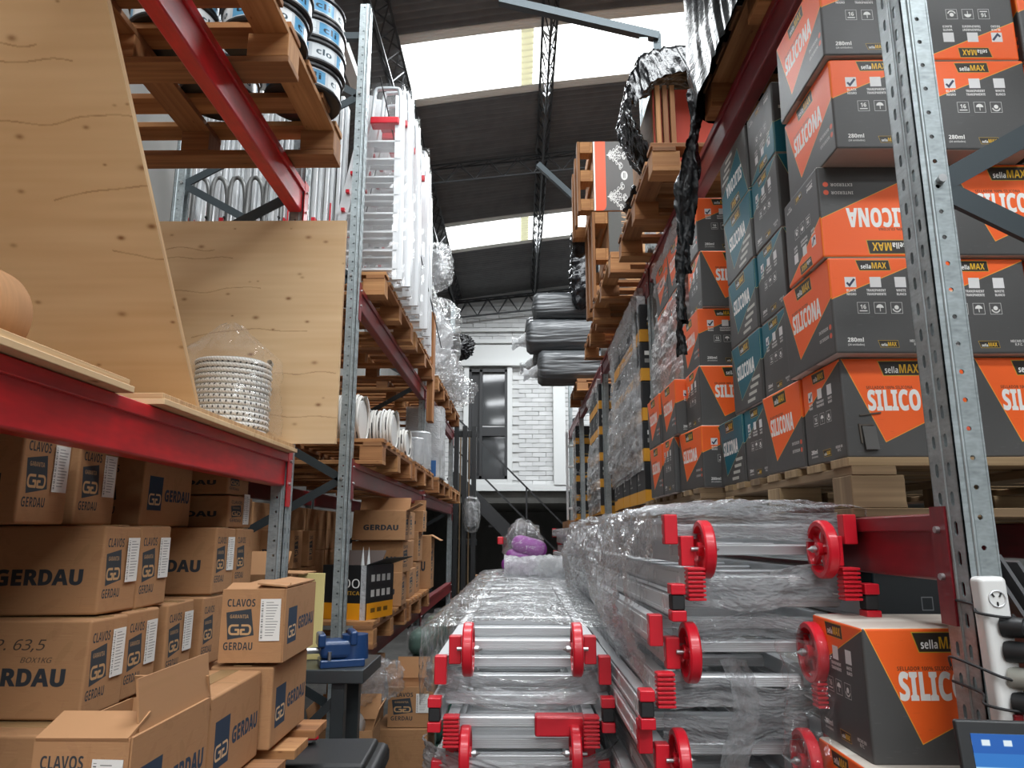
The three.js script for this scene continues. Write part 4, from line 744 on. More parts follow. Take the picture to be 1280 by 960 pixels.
  for (let i = 0; i < 5; i++) {
    const x = -1.72 + i * 0.1, t = thing('bent_tube', `grey bent steel tube behind the upright plywood, ${NTH[i]} from the wall`, 'tube', [x, 3.004, 3.74], 0, 'bent grey tubes behind the plywood');
    part('tube', tube([[-0.05, 0.0, 0], [-0.045, 0.12, 0], [0.0, 0.26, 0], [0.0, 0.42, 0], [-0.02, 0.52, 0], [-0.06, 0.55, 0], [-0.08, 0.5, 0.01], [-0.08, 0.3, 0.02], [-0.08, 0, 0.02]], 0.013, 40, 8), greyTube, t); part('bolt', new THREE.CylinderGeometry(0.007, 0.007, 0.02, 8).rotateX(Math.PI / 2), M.dark, t, 0.0, 0.3, 0.014);
  }
  // white film bundles at the far end of the top and middle shelves
  function bundle(label, pos, w, h, d, sd, mat, group) { const t = thing('film_bundle', label, 'film', pos, sd, group); part('film', crumple((u, v) => { const a = v * Math.PI, r = Math.pow(Math.max(0, Math.sin(a)), 0.6); const [x, z] = ringXZ(u, w, d, 0.1); return [x * r, h / 2 - Math.cos(a) * h / 2, z * r]; }, 90, 64, Math.min(w, h) * 0.11, 26, 15, sd * 3.3, 1, true), mat || M.film, t); part('film_core', crumple((u, v) => { const a = v * Math.PI, r = 0.7 * Math.pow(Math.max(0, Math.sin(a)), 0.6); const [x, z] = ringXZ(u, w, d, 0.1); return [x * r, h / 2 - Math.cos(a) * h * 0.36, z * r]; }, 50, 36, Math.min(w, h) * 0.12, 20, 12, sd * 1.3 + 2, 1, true), mat || M.filmStack, t); return t; }
  bundle('crumpled clear film bag on top of the far stepladder rack', [-0.82, 3.86, 6.62], 0.28, 0.5, 0.36, 1.1);
  bundle('large crumpled white film bundle below the bag on the far rack', [-0.85, 3.004, 6.76], 0.42, 0.86, 0.56, 2.3);
  bundle('white film bundle spilling over the far top shelf', [-0.8, 3.004, 7.45], 0.42, 0.46, 0.5, 3.1);
  bundle('white film bundle above the far end of the wine beam', [-0.77, 3.004, 8.1], 0.42, 0.38, 0.5, 4.2);
  bundle('black crumpled film on the far white bundles', [-0.68, 3.5, 7.9], 0.3, 0.3, 0.3, 5.7, M.blackFilm);
  bundle('white film bundle hanging at the forklift mast', [-0.62, 1.62, 9.44], 0.22, 0.46, 0.26, 6.6);
  // rope coils on the middle shelf
  const ropeMat = M.ropeFleck;
  [[-0.98, 4.0, 0.13, 'bagged white rope coil next to the galvanised post'], [-0.86, 4.32, 0.115, 'white rope coil second from the post on the pallet'], [-0.84, 4.72, 0.085, 'small white rope coil at the end of the pallet']].forEach(([x, d, r, l]) => {
    const t = thing('rope_coil', l, 'rope', [x, 2.09, d]); const pts = []; for (let k = 0; k <= 12 * 14; k++) { const a = k / 14 * 6.2832, h = k / 14 * 0.019; pts.push([h - 0.11, r + Math.cos(a) * r * (1 + 0.1 * noise(h * 20, a)), Math.sin(a) * r]); }
    part('rope', tube(pts, 0.0105, 260, 6), ropeMat, t); part('core', new THREE.CylinderGeometry(r * 0.85, r * 0.85, 0.22, 18).rotateZ(Math.PI / 2), M.rope, t, 0, r, 0); part('tie', new THREE.TorusGeometry(r + 0.012, 0.006, 6, 28).rotateY(Math.PI / 2), M.white, t, 0.05, r, 0);
  });
  const greyWrap = phys({ color: lin(0.36, 0.38, 0.39), roughness: 0.3, clearcoat: 0.5 });
  const roll = (r, h) => toCreasedNormals(new THREE.LatheGeometry([[0.001, 0], [r * 0.9, 0], [r, r * 0.12], [r * 1.02, h / 2], [r, h - r * 0.12], [r * 0.9, h], [r * 0.3, h], [0.001, h - 0.01]].map((p) => new THREE.Vector2(...p)), 22), 0.6);
  [[-0.82, 5.1, 0.07, 0.16], [-0.78, 5.3, 0.075, 0.2], [-0.8, 5.72, 0.1, 0.3]].forEach(([x, d, r, h]) => { const t = thing('wrapped_roll', `grey film wrapped roll behind the rope coils, ${h < 0.18 ? 'shortest' : h < 0.25 ? 'middle sized' : 'tallest'} of three`, 'roll', [x, 2.09, d], 0, 'grey wrapped rolls behind the rope coils'); part('roll_body', roll(r, h), greyWrap, t); part('film', crumple((u, v) => [Math.cos(u * 6.2832) * (r + 0.008), v * h, Math.sin(u * 6.2832) * (r + 0.008)], 36, 12, 0.006, 12, 4, d, 1, true), M.film, t); });
  { const t = thing('wrapped_carton', 'pale film wrapped carton under the top beam of the far rack', 'carton', [-0.86, 2.09, 6.62]); part('carton_body', cartonOf(0.32, 0.62, 0.3, 2), std({ color: lin(0.4, 0.41, 0.41), roughness: 0.5 }), t); part('film', crumple((u, v) => { const [x, z] = ringXZ(u, 0.35, 0.33, 0.1); return [x, v * 0.64, z]; }, 50, 26, 0.012, 18, 10, 3, 1, true), M.filmMilky, t); part('blue_panel', bx(0.14, 0.14, 0.01), std({ color: lin(0.02, 0.11, 0.32), roughness: 0.5 }), t, 0.05, 0.08, 0.18); }

  // lower shelf: open black and yellow carton, nail cartons
  { const t = thing('sealant_carton', 'open black and yellow carton with white icons beside the blue vice', 'carton', [-0.865, 1.173, 4.03], -0.32);
    const front = faceMat(canvasTex(256, 256, (c, w, h) => { c.fillStyle = '#17181a'; c.fillRect(0, 0, w, h); c.fillStyle = '#e79a12'; c.fillRect(0, h * 0.7, w, h * 0.3); fitText(c, 'OO', 0.45 * w, 0.42 * h, 0.42 * w, 0.17 * h, '#ecece8', ''); fitText(c, 'ÁSTICA', 0.4 * w, 0.55 * h, 0.46 * w, 0.07 * h, '#b98a2a'); })), side = faceMat(canvasTex(256, 256, (c, w, h) => { c.fillStyle = '#17181a'; c.fillRect(0, 0, w, h); c.fillStyle = '#e79a12'; c.fillRect(0, h * 0.7, w, h * 0.3); for (let r = 0; r < 2; r++) for (let k = 0; k < 4; k++) { c.fillStyle = '#d8d8d4'; c.fillRect((0.14 + 0.2 * k) * w, (0.18 + 0.28 * r) * h, 0.13 * w, 0.13 * h); } for (let k = 0; k < 3; k++) { c.fillStyle = '#6d4a10'; c.fillRect((0.15 + 0.24 * k) * w, 0.8 * h, 0.16 * w, 0.08 * h); } }));
    part('carton_body', openBody(0.26, 0.27, 0.28), BYT, t); part('printed_panel', new THREE.BoxGeometry(0.26, 0.27, 0.004), [BYT, BYT, BYT, BYT, front, BYT], t, 0, 0.135, 0.142); part('printed_panel', new THREE.BoxGeometry(0.004, 0.27, 0.28), [side, BYT, BYT, BYT, BYT, BYT], t, 0.132, 0.135, 0);
    part('flap', bx(0.24, 0.004, 0.1), std({ color: lin(0.12, 0.09, 0.08), roughness: 0.8 }), t, -0.03, 0.3, -0.1, 0.9, 0, 0); part('flap', bx(0.13, 0.004, 0.27), BYT, t, 0.185, 0.29, 0, 0, 0, 0.3); part('edge_tape', bx(0.03, 0.27, 0.003), M.filmMilky, t, 0.115, 0.135, 0.147);
    for (const x of [0.0, 0.035]) part('tube_nozzle', new THREE.ConeGeometry(0.011, 0.11, 10), M.white, t, x + 0.05, 0.31, 0.05); }
  const B = 'brown nail carton';
  [[-0.72, 1.173, 4.55, 0.2, 'at the bottom of the far stack beside the black carton'], [-0.71, 1.37, 4.58, 0.19, 'second up in the far stack beside the black carton'], [-0.7, 1.565, 4.5, 0.18, 'with a raised lid on the far stack']].forEach(([x, y, d, h, w], i) => nailCarton(`${B} ${w}`, [x, y, d], true, { h, plain: true, len: 0.32, end: 0.26, turn: [0.05, -0.06, 0.03][i], flaps: i === 2 ? [[0.32, 0.1, 0, 0.22, -0.12, 1.15, 0, 0], [0.1, 0.22, 0.2, 0.2, 0, 0, 0, 0.5]] : [] }));
  [[-0.76, 1.173, 5.15, 'low behind the far stack'], [-0.77, 1.37, 5.1, 'middle behind the far stack'], [-0.78, 1.565, 5.2, 'high behind the far stack']].forEach(([x, y, d, w]) => nailCarton(`${B} ${w}`, [x, y, d], true, { plain: true, len: 0.34, end: 0.3 }));
  nailCarton(`${B} lettered, topmost under the far wine beam`, [-0.74, 1.62, 5.66], true, { plain: true, len: 0.42, end: 0.2, h: 0.16, flaps: [[0.42, 0.09, 0, 0.2, -0.05, 1.3, 0, 0]] });
  [[-0.78, 1.173, 5.62], [-0.77, 1.4, 5.64]].forEach(([x, y, d], i) => nailCarton(`${B} ${i ? 'upper' : 'lower'} below the topmost lettered one`, [x, y, d], true, { plain: true, len: 0.38, end: 0.24, h: 0.22 }));
  nailCarton(`${B} with open flaps at the end of the lower far shelf`, [-0.72, 1.173, 6.05], true, { plain: true, len: 0.34, end: 0.22, h: 0.42, flaps: [[0.1, 0.2, 0.2, 0.4, 0, 0, 0, -0.5]] });
  [[-1.2, 3.95], [-1.22, 4.3]].forEach(([x, d], i) => { nailCarton(`${B} in deep shade ${i ? 'behind' : 'left of'} the black carton`, [x, 1.173, d], true, { plain: true, h: 0.24, len: 0.38 }); nailCarton(`${B} in deep shade, upper one ${i ? 'behind' : 'left of'} the black carton`, [x, 1.42, d], true, { plain: true, h: 0.2, len: 0.36 }); });

  // under the lower beam
  const clearBlob = (l, p, w, h, d, s) => bundle(l, p, w, h, d, s, M.film);
  clearBlob('clear film wrapped bundle hanging under the lower wine beam', [-0.82, 0.72, 4.12], 0.32, 0.24, 0.34, 7.1);
  { const t = thing('wrapped_roll', 'grey wrapped roll end beside the open floor cartons', 'roll', [-0.86, 0.58, 4.0]); part('roll_body', roll(0.07, 0.2).clone().rotateX(Math.PI / 2), greyWrap, t, 0, 0.07, 0); }
  function openCarton(label, [x, y, d], w, h, dep, printed, turn) { const t = thing('open_carton', label, 'carton', [x, y, d], turn); part('carton_body', openBody(w, h, dep), GP, t); if (printed) { part('printed_panel', new THREE.BoxGeometry(w, h, 0.003), [GP, GP, GP, GP, GE, GP], t, 0, h / 2, dep / 2 + 0.002); part('shipping_label', new THREE.BoxGeometry(0.07, 0.1, 0.002), sticker, t, w * 0.24, h * 0.6, dep / 2 + 0.006); } part('flap', bx(w, 0.004, 0.12), GP, t, 0, h + 0.055, -dep / 2, 1.35, 0, 0); part('flap', bx(0.1, 0.004, dep), GP, t, w / 2 + 0.01, h + 0.05, 0, 0, 0, 1.25); part('flap', bx(0.1, 0.004, dep), GP, t, -w / 2 - 0.01, h + 0.05, 0, 0, 0, -1.35); return t; }
  openCarton('open nail carton with a white label on the floor pallet', [-0.61, 0.55, 4.5], 0.26, 0.21, 0.3, true, 0.0);
  solo('brown_carton', 'plain carton under the open labelled one on the floor pallet', 'carton', cartonOf(0.3, 0.41, 0.34, 1), GP, [-0.66, 0.136, 4.5]);
  openCarton('plain open carton with a torn side beside the tool chest', [-0.86, 0.42, 3.86], 0.3, 0.26, 0.26, false, 0.05);
  solo('brown_carton', 'tall brown carton beneath the torn open carton', 'carton', cartonOf(0.34, 0.415, 0.3, 2), GP, [-0.88, 0.002, 3.86]);
  solo('brown_carton', 'tall dim carton behind the hanging film bundle', 'carton', cartonOf(0.3, 0.75, 0.22, 3), GP, [-0.98, 0.136, 4.62]);
  // green mesh rolls
  const mesh = (a, b) => std({ map: canvasTex(128, 128, (c, w, h) => { c.fillStyle = a; c.fillRect(0, 0, w, h); c.strokeStyle = b; c.lineWidth = 4; for (let i = 0; i <= 8; i++) { c.beginPath(); c.moveTo(i * 16, 0); c.lineTo(i * 16, h); c.stroke(); c.beginPath(); c.moveTo(0, i * 16); c.lineTo(w, i * 16); c.stroke(); } }, [3, 3]), roughness: 0.45 });
  const gm = [mesh('#12302a', '#3f7a6a'), mesh('#16382f', '#54806f'), mesh('#39443a', '#7e8a6a')];
  for (let c = 0; c < 4; c++) for (let r = 0; r < 6; r++) { const d = 5.23 + c * 0.42, x = -0.66 + 0.03 * (c % 2), t = thing('mesh_roll', `green mesh roll, ${['lowest', 'second', 'third', 'fourth', 'fifth', 'topmost'][r]} in the ${['nearest', 'second', 'third', 'farthest'][c]} column under the rack`, 'mesh roll', [x, 0.002 + r * 0.162, d], 0, `mesh rolls of the ${['nearest', 'second', 'third', 'farthest'][c]} column`);
    part('roll_body', new RoundedBoxGeometry(0.18, 0.158, 0.3, 4, 0.06).translate(0, 0.079, 0), r === 5 && c > 1 ? gm[2] : gm[(r + c) % 2], t); if (r > 3) part('film', crumple((u, v) => { const a = u * 6.2832, cc = Math.cos(a), q = Math.sin(a), k = Math.pow(Math.pow(Math.abs(cc), 3) + Math.pow(Math.abs(q), 3), -1 / 3); return [(v - 0.5) * 0.19, 0.08 + cc * k * 0.084, q * k * 0.155]; }, 36, 10, 0.005, 10, 4, d + r, 1, true), M.film, t); }
  // forklift mast at the end of the rack
  { const t = thing('forklift_mast', 'black forklift mast standing at the far end of the left rack', 'forklift mast', [-0.7, 0, 9.55]); for (const x of [-0.13, -0.02, 0.1]) part('column', bx(0.06, 3.0, 0.1, 0.004), M.blackPlastic, t, x, 1.5, 0); for (const x of [-0.075, 0.04]) part('chain', bx(0.015, 2.8, 0.03), M.oldWood[0], t, x, 1.45, 0.03); for (const y of [0.3, 1.5, 2.9]) part('crossbar', bx(0.32, 0.08, 0.06, 0.003), M.blackPlastic, t, -0.015, y, -0.03); }
  [[-0.5, 10.4, 0.45, 'taller'], [-0.4, 10.75, 0.35, 'shorter']].forEach(([x, d, h, w]) => { const c = 3; solo('brown_carton', `${w} carton stacked on the floor near the staircase`, 'carton', cartonOf(0.26, h + 0.6, 0.26, 1), GP, [x, 0.002, d]); });

  // unseen back row of stock by the wall, placed to darken the far rack
  for (let c = 0; c < 4; c++) for (const [y, lev] of [[1.174, 'lower'], [2.09, 'middle']]) for (let r = 0; r < 2; r++)
    solo('brown_carton', `unseen carton in the ${lev} back row of the far rack, ${['bottom', 'upper'][r]}, ${NTH[c]} from the post`, 'carton', cartonOf(0.36, r ? 0.27 : 0.32, 0.46, (c + r) % 4), GP, [-1.56, y + r * 0.322, 4.05 + c * 0.49 + (c > 3 ? 0.3 : 0)]);
}
// ---------------------------------------------------------------- upper right shelf
{
  const six = (f) => f;
  // black film wrapped load
  solo('black_wrapped_load', 'tall load wrapped in glossy black film above the silicone cartons', 'wrapped load', crumple((u, v) => { const [x, z] = ringXZ(u, 1.1, 1.22, 0.1); const e = v > 0.94 ? 1 - (v - 0.94) * 12 : 1; const q = v < 0.14 ? 0.965 + 0.25 * v : 1; return [x * Math.max(e, 0.25) * q, v * 1.2, z * Math.max(e, 0.25) * q]; }, 190, 60, 0.014, 60, 3, 1.3, 1, true), M.blackFilm, [1.165, 3.14, 1.97]);
  { const t = thing('black_film_tail', 'twisted tail of black film hanging beside the teal cartons', 'film', [0.585, 2.22, 2.52]);
    const ribbon = (x0, y0, y1, w, sd, lean) => part('film_ribbon', crumple((u, v) => { const tw = Math.sin(v * 4 + sd) * 1.1, q = w * (0.55 + 0.45 * Math.sin(v * 9 + sd * 2)); const e = (u - 0.5) * 2; return [x0 + lean * v * v + e * q * Math.cos(tw), y0 + (y1 - y0) * v, e * q * Math.sin(tw) + 0.012 * Math.sin(e * 4 + sd)]; }, 18, 90, 0.014, 5, 16, sd), M.blackFilm, t);
    ribbon(0.02, 0.3, 1.04, 0.055, 1.2, 0.1); ribbon(0.0, 0.12, 0.98, 0.04, 4.4, 0.1); ribbon(-0.01, 0.0, 0.7, 0.026, 7.3, 0.05); ribbon(0.04, 0.42, 1.06, 0.045, 2.6, 0.07); }
  pallet('overhanging pallet below the red panelled crate', [1.08, 3.125, 3.42], 1.02, 1.08, 0, M.wood);
  pallet('overhanging pallet behind the wrapped orange cartons', [1.06, 3.125, 4.66], 1.04, 1.08, 0, M.wood);
  pallet('pallet supporting the crate with the grass print', [1.1, 3.125, 5.83], 1.04, 1.06, 0, M.wood);
  pallet('pallet below the grey foam bundles', [1.12, 3.125, 8.3], 1.0, 1.1, 0, M.wood);
  const flower = faceMat(canvasTex(512, 420, (c, w, h) => { c.fillStyle = '#56524f'; c.fillRect(0, 0, w, h); c.fillStyle = '#f4551f'; c.beginPath(); c.moveTo(0, 0); c.lineTo(0.2 * w, 0); c.lineTo(0.2 * w, 0.9 * h); c.quadraticCurveTo(0.2 * w, h, 0.12 * w, h); c.lineTo(0, h); c.fill(); c.fillStyle = '#e9e4de'; c.fillRect(0, 0, 0.03 * w, h);
    const sprig = (x, y, s) => { c.save(); c.translate(x, y); c.scale(s, Math.abs(s)); c.strokeStyle = '#dcdad6'; c.lineWidth = 4; for (const [a, l] of [[-0.5, 120], [0.05, 140], [0.6, 110]]) { c.beginPath(); c.moveTo(0, 0); c.quadraticCurveTo(l * 0.5, l * a * 0.2, l, l * a); c.stroke(); for (let k = 1; k < 5; k++) { const t = k / 4, px = l * t, py = l * a * t * t; c.beginPath(); c.ellipse(px, py - 12, 13, 8, a - 0.7, 0, 7); c.stroke(); c.beginPath(); c.ellipse(px, py + 11, 12, 7, a + 0.7, 0, 7); c.stroke(); } c.beginPath(); c.arc(l + 8, l * a, 14, 0, 7); c.stroke(); } c.restore(); };
    sprig(0.22 * w, 0.2 * h, 1); sprig(0.22 * w, 0.8 * h, 1); c.fillStyle = '#dcdad6'; c.beginPath(); c.arc(0.5 * w, 0.5 * h, 28, 0, 7); c.fill(); c.fillStyle = '#56524f'; c.fillRect(0.485 * w, 0.46 * h, 5, 32); c.fillRect(0.505 * w, 0.46 * h, 5, 32);
    c.fillStyle = '#d9593a'; c.fillRect(0.93 * w, 0.48 * h, 9, 0.42 * h); c.fillStyle = '#c8c5c0'; c.fillRect(0.88 * w, 0.55 * h, 5, 0.35 * h); c.fillRect(0.83 * w, 0.68 * h, 5, 0.22 * h); }));
  const grass = faceMat(canvasTex(300, 512, (c, w, h) => { c.fillStyle = '#c79a6b'; c.fillRect(0, 0, w, h); c.fillStyle = '#4c4b46'; c.fillRect(0, 0, 0.24 * w, h); let s = 5; const r = () => { s = (s * 1103515245 + 12345) & 0x7fffffff; return s / 0x7fffffff; }; for (let i = 0; i < 150; i++) { const y = r() * h, l = (0.1 + 0.22 * r()) * w; poly(c, [[0.22 * w, y - 3], [0.22 * w + l, y - 14 + 28 * r()], [0.22 * w, y + 5]], '#4c4b46'); } for (let i = 0; i < 2; i++) { c.fillStyle = '#5a4330'; c.fillRect((0.6 + 0.2 * i) * w, 0.2 * h, 4, 0.1 * h); } speck(c, w, h, 200, 0.07, 8); }));
  const redPanel = std({ color: lin(0.5, 0.05, 0.02), roughness: 0.5 });
  // a carton lying on its side with its skid base standing towards the aisle
  function crate(label, x0, w, y, h, d, dep, face, opt = {}) {
    const t = thing('crated_carton', label, 'crate', [x0, y, d]);
    if (!opt.posts) {
    for (const yy of [0.05, h / 2, h - 0.05]) part('skid_plank', bx(0.018, 0.09, dep, 0.002, 2), M.wood[1], t, -0.012, yy, -dep / 2);
    for (const yy of [0.05, h / 2, h - 0.05]) for (const z of [0.05, dep - 0.05]) part('skid_block', bx(0.075, 0.09, 0.1, 0.003, 4), M.wood[1], t, -0.059, yy, -z);
    for (const z of [0.05, dep / 2, dep - 0.05]) part('skid_board', bx(0.02, h, 0.09, 0.002, 1), M.wood[2], t, -0.107, h / 2, -z);
    }
    part('carton_body', cartonOf(w, h, dep, 1, 0.003).clone().translate(w / 2, 0, -dep / 2), [GP, GP, GP, GP, face, face], t);
    if (opt.posts) for (const k of [0, 1, 2]) part('post', bx(0.022, h * 0.98, 0.035, 0.002, k), M.wood[(k + 1) % 3], t, 0.02 + k * 0.034, h / 2, 0.02);
    return t;
  }
  crate('crated carton with an orange stripe and white flower print', 0.55, 0.46, 3.93, 0.56, 5.0, 0.6, flower);
  crate('crated kraft carton with a dark grass print below the flower carton', 0.65, 0.4, 3.26, 0.665, 5.0, 0.6, grass);
  crate('red panelled crate with timber posts under the black plastic hood', 0.625, 0.5, 3.26, 0.4, 3.1, 0.6, redPanel, { posts: true });
  { const C = new THREE.CatmullRomCurve3([[0.63, 3.3], [0.545, 3.42], [0.51, 3.56], [0.535, 3.72], [0.63, 3.83], [0.78, 3.86], [0.98, 3.78]].map(([x, y]) => new THREE.Vector3(x, y, 0)));
    solo('black_hood', 'black plastic hood draped over the red panelled crate', 'film', crumple((u, v) => { const p = C.getPoint(Math.max(0, Math.min(1, u))), f = v < 0.12 ? 1 - v / 0.12 : 0; const k = u > 0.45 ? 1 : 0.25; return [p.x + 0.02 * f + (u < 0.5 ? 0.13 * v * (1 - u * 2) : 0), p.y - 0.16 * f * k + 0.02 * Math.sin(v * 8), -3.04 - 0.46 * v]; }, 110, 60, 0.022, 20, 8, 7.7), M.blackFilm); }
  solo('black_film_scrap', 'crumpled black and clear film at the wine beam below the kraft carton', 'film', crumple((u, v) => { const [x, z] = ringXZ(u, 0.2, 0.3, 0.1); const r = Math.pow(Math.max(0, Math.sin(v * 3.1415)), 0.5); return [x * r, v * 0.14, z * r]; }, 40, 24, 0.03, 12, 6, 3.2, 1, true), M.blackFilm, [0.66, 3.262, 3.6]);
  // black bag and monitor-like panel left of the far crates
  solo('black_bag', 'crumpled black bag above the grey foam bundles', 'bag', crumple((u, v) => { const [x, z] = ringXZ(u, 0.3, 0.4, 0.1); const r = Math.pow(Math.max(0, Math.sin(Math.min(1, v * 1.02) * 3.1415)), 0.4); return [x * (0.3 + 0.7 * r), v * 0.8, z * (0.3 + 0.7 * r)]; }, 46, 40, 0.05, 12, 9, 9.2, 1, true), M.blackFilm, [0.72, 4.1, 8.0]);
  solo('black_bag', 'small black bag tucked on the skid blocks by the far skylight', 'bag', crumple((u, v) => { const [x, z] = ringXZ(u, 0.18, 0.16, 0.1); const r = Math.pow(Math.max(0, Math.sin(v * 3.1415)), 0.4); return [x * r, v * 0.26, z * r]; }, 30, 20, 0.02, 8, 5, 2.2, 1, true), M.blackFilm, [0.5, 3.82, 5.66]);
  // grey foam bundles reaching over the aisle
  [[3.45, 8.1, 0.19, 0.2, 'lowest dark grey foam bundle, film tied at its end'], [3.62, 8.5, 0.15, 0.2, 'grey foam bundle just above the lowest one'], [3.83, 8.15, 0.06, 0.2, 'wide grey foam bundle in the middle of the pile'], [4.0, 8.55, 0.06, 0.18, 'grey foam bundle second from the top of the pile'], [4.2, 8.2, 0.14, 0.17, 'topmost silvery foam bundle of the pile']].forEach(([y, d, x, r, l], i) => {
    const t = thing('foam_bundle', l, 'foam bundle', [x, y, d]);
    part('foam', crumple((u, v) => { const a = u * 6.2832, e = v < 0.07 ? Math.sqrt(Math.max(0.0, 1 - Math.pow(1 - v / 0.07, 2))) : 1, k = Math.pow(Math.pow(Math.abs(Math.cos(a)), 3) + Math.pow(Math.abs(Math.sin(a)), 3), -1 / 3); return [v * 1.0, Math.cos(a) * r * e * k * 0.9, Math.sin(a) * r * e * k]; }, 140, 30, 0.011, 44, 2.2, i * 2.7 + 1, 1, true), M.greyFoam, t);
    if (i < 3) part('film_knot', crumple((u, v) => { const a = u * 6.2832, q = 0.03 + 0.08 * Math.abs(v - 0.4); return [-0.15 + v * 0.17, Math.cos(a) * q - 0.03 - 0.05 * (1 - v), Math.sin(a) * q]; }, 24, 14, 0.02, 8, 4, i + 2.2, 1, true), M.filmMilky, t);
  });
  // film round the pallet loads
  const sleeve = (label, [x, y, d], w, dep, h, amp, sd, mat, fu = 60, fv = 10) => solo('stretch_film', label, 'film', crumple((u, v) => { const [a, b] = ringXZ(u, w, dep, 0.1); return [a, v * h, b]; }, 160, 60, amp, fu * 0.5, fv, sd, 1, true), mat, [x, y, d]);
  const side = (label, x, y, h, d0, d1, sd, mat = M.filmMilky) => solo('stretch_film', label, 'film', crumple((u, v) => { const L = d1 - d0, s = u * (L + 0.12); const q = 0.06 * Math.sin(v * 3.1); return s < 0.06 ? [x + 0.06 - s, y + h * v, -d0 + 0.004] : [x - 0.02 * Math.sin(v * 6.3), y + h * v - 0.03 * u, -(d0 + s - 0.06)]; }, 120, 90, 0.016, 7, 34, sd), mat);
  side('wrinkled stretch film along the side of the tallest black and yellow load', 0.695, 1.96, 1.1, 4.2, 5.5, 3.1);
  side('outer turns of stretch film along the tallest black and yellow load', 0.68, 1.98, 1.06, 4.3, 5.5, 23.1, M.filmStack);
  side('wrinkled stretch film along the load beside the silver ladder', 0.7, 1.8, 1.2, 6.55, 7.5, 4.9);
  side('wrinkled stretch film along the upper back of the orange cartons', 0.7, 2.245, 0.76, 3.05, 3.68, 6.2);
  side('crumpled film along the farthest black and yellow cartons', 0.685, 1.8, 1.1, 9.12, 9.5, 8.3);
  // upright aluminium ladder by the far loads
  { const t = thing('upright_ladder', 'grey aluminium ladder standing upright against the far loads', 'ladder', [0.62, 1.78, 9.6]); for (const x of [0, 0.1]) part('rail', bx(0.03, 1.15, 0.06, 0.003), M.alu, t, x, 0.575, 0); for (let k = 0; k < 4; k++) part('rung', bx(0.1, 0.03, 0.03, 0.004), M.alu, t, 0.05, 0.15 + k * 0.27, 0); }
  solo('wooden_plank', 'plank across the far beam under the upright ladder', 'plank', bx(0.5, 0.13, 1.2, 0.003), M.wood[0], [0.84, 1.7025, 9.68]);

  // ---------------------------------------------------------------- below the right beam, near the post
  const dk = thing('dark_carton', 'dark carton with small pale icons under the wine beam', 'carton', [1.13, 1.21, 2.02]);
  const dkFace = faceMat(canvasTex(512, 256, (c, w, h) => { c.fillStyle = '#23282b'; c.fillRect(0, 0, w, h); poly(c, [[0.5 * w, 0], [0.66 * w, h], [w, h], [w, 0]], '#12333e'); c.strokeStyle = '#a89a50'; c.lineWidth = 2; c.beginPath(); c.moveTo(0.5 * w, 0); c.lineTo(0.66 * w, h); c.stroke(); c.strokeStyle = '#8d8f90'; for (let r = 0; r < 2; r++) { c.strokeRect(0.22 * w, (0.2 + 0.3 * r) * h, 26, 26); c.fillStyle = '#a9abac'; c.fillRect(0.36 * w, (0.22 + 0.3 * r) * h, 30, 30); } fitText(c, 'MAX', 0.6 * w, 0.3 * h, 0.14 * w, 0.12 * h, '#b8912a'); }));
  part('carton_body', cartonOf(0.52, 0.3, 0.3, 2), [dkFace, dkFace, BYT, BYT, dkFace, dkFace], dk);
  solo('support_crate', 'plain brown crate below the dark carton', 'crate', cartonOf(0.54, 1.2, 0.34, 1), GP, [1.13, 0.004, 2.02]);
  pallet('floor pallet under the lower silicone carton stack', [0.78, 0, 1.49], 0.45, 0.4, 0, M.oldWood); pallet('upper skid pallet under the lower silicone carton stack', [0.78, 0.133, 1.49], 0.45, 0.4, 0, M.oldWood);
  solo('brown_carton', 'tall carton propping the orange carton behind the plugs', 'carton', cartonOf(0.28, 1.17, 0.22, 1), GP, [1.14, 0.004, 1.555]);
  for (let k = 0; k < 3; k++) { const m = solo('folder_sheet', `grey folded sheet behind the power strip, ${['closest to', 'next from', 'farthest from'][k]} the galvanised post`, 'sheet', bx(0.006, 0.24, 0.12), std({ color: lin(0.13, 0.13, 0.135), roughness: 0.35 }), [0.835 + k * 0.03, 1.47 - 0.01 * k, 1.33], 0, 'folded sheets behind the power strip'); m.rotation.z = 0.5; }

  // power strip
  const ps = thing('power_strip', 'white power strip with four plugs tied to the galvanised post', 'power strip', [0.742, 1.42, 1.2], -0.1); ps.rotation.z = 0.03;
  const wp = phys({ color: lin(0.75, 0.75, 0.73), roughness: 0.35, clearcoat: 0.2 });
  part('housing', new RoundedBoxGeometry(0.042, 0.23, 0.034, 3, 0.008), wp, ps, 0, 0, 0);
  part('socket', new THREE.TorusGeometry(0.012, 0.0015, 6, 20), M.alu, ps, 0.002, 0.082, 0.0175);
  for (const [x, y, r] of [[-0.004, 0.088, 0.5], [0.007, 0.088, -0.5], [0.0015, 0.074, 0]]) part('socket_slot', bx(0.0022, 0.007, 0.002), M.dark, ps, x, y, 0.0175, 0, 0, r);
  part('rocker_switch', bx(0.014, 0.026, 0.008, 0.002), phys({ color: lin(0.2, 0.005, 0.01), roughness: 0.3 }), ps, 0.004, -0.098, 0.018);
  const clearPlug = phys({ color: lin(0.32, 0.32, 0.28), roughness: 0.25, clearcoat: 0.5 });
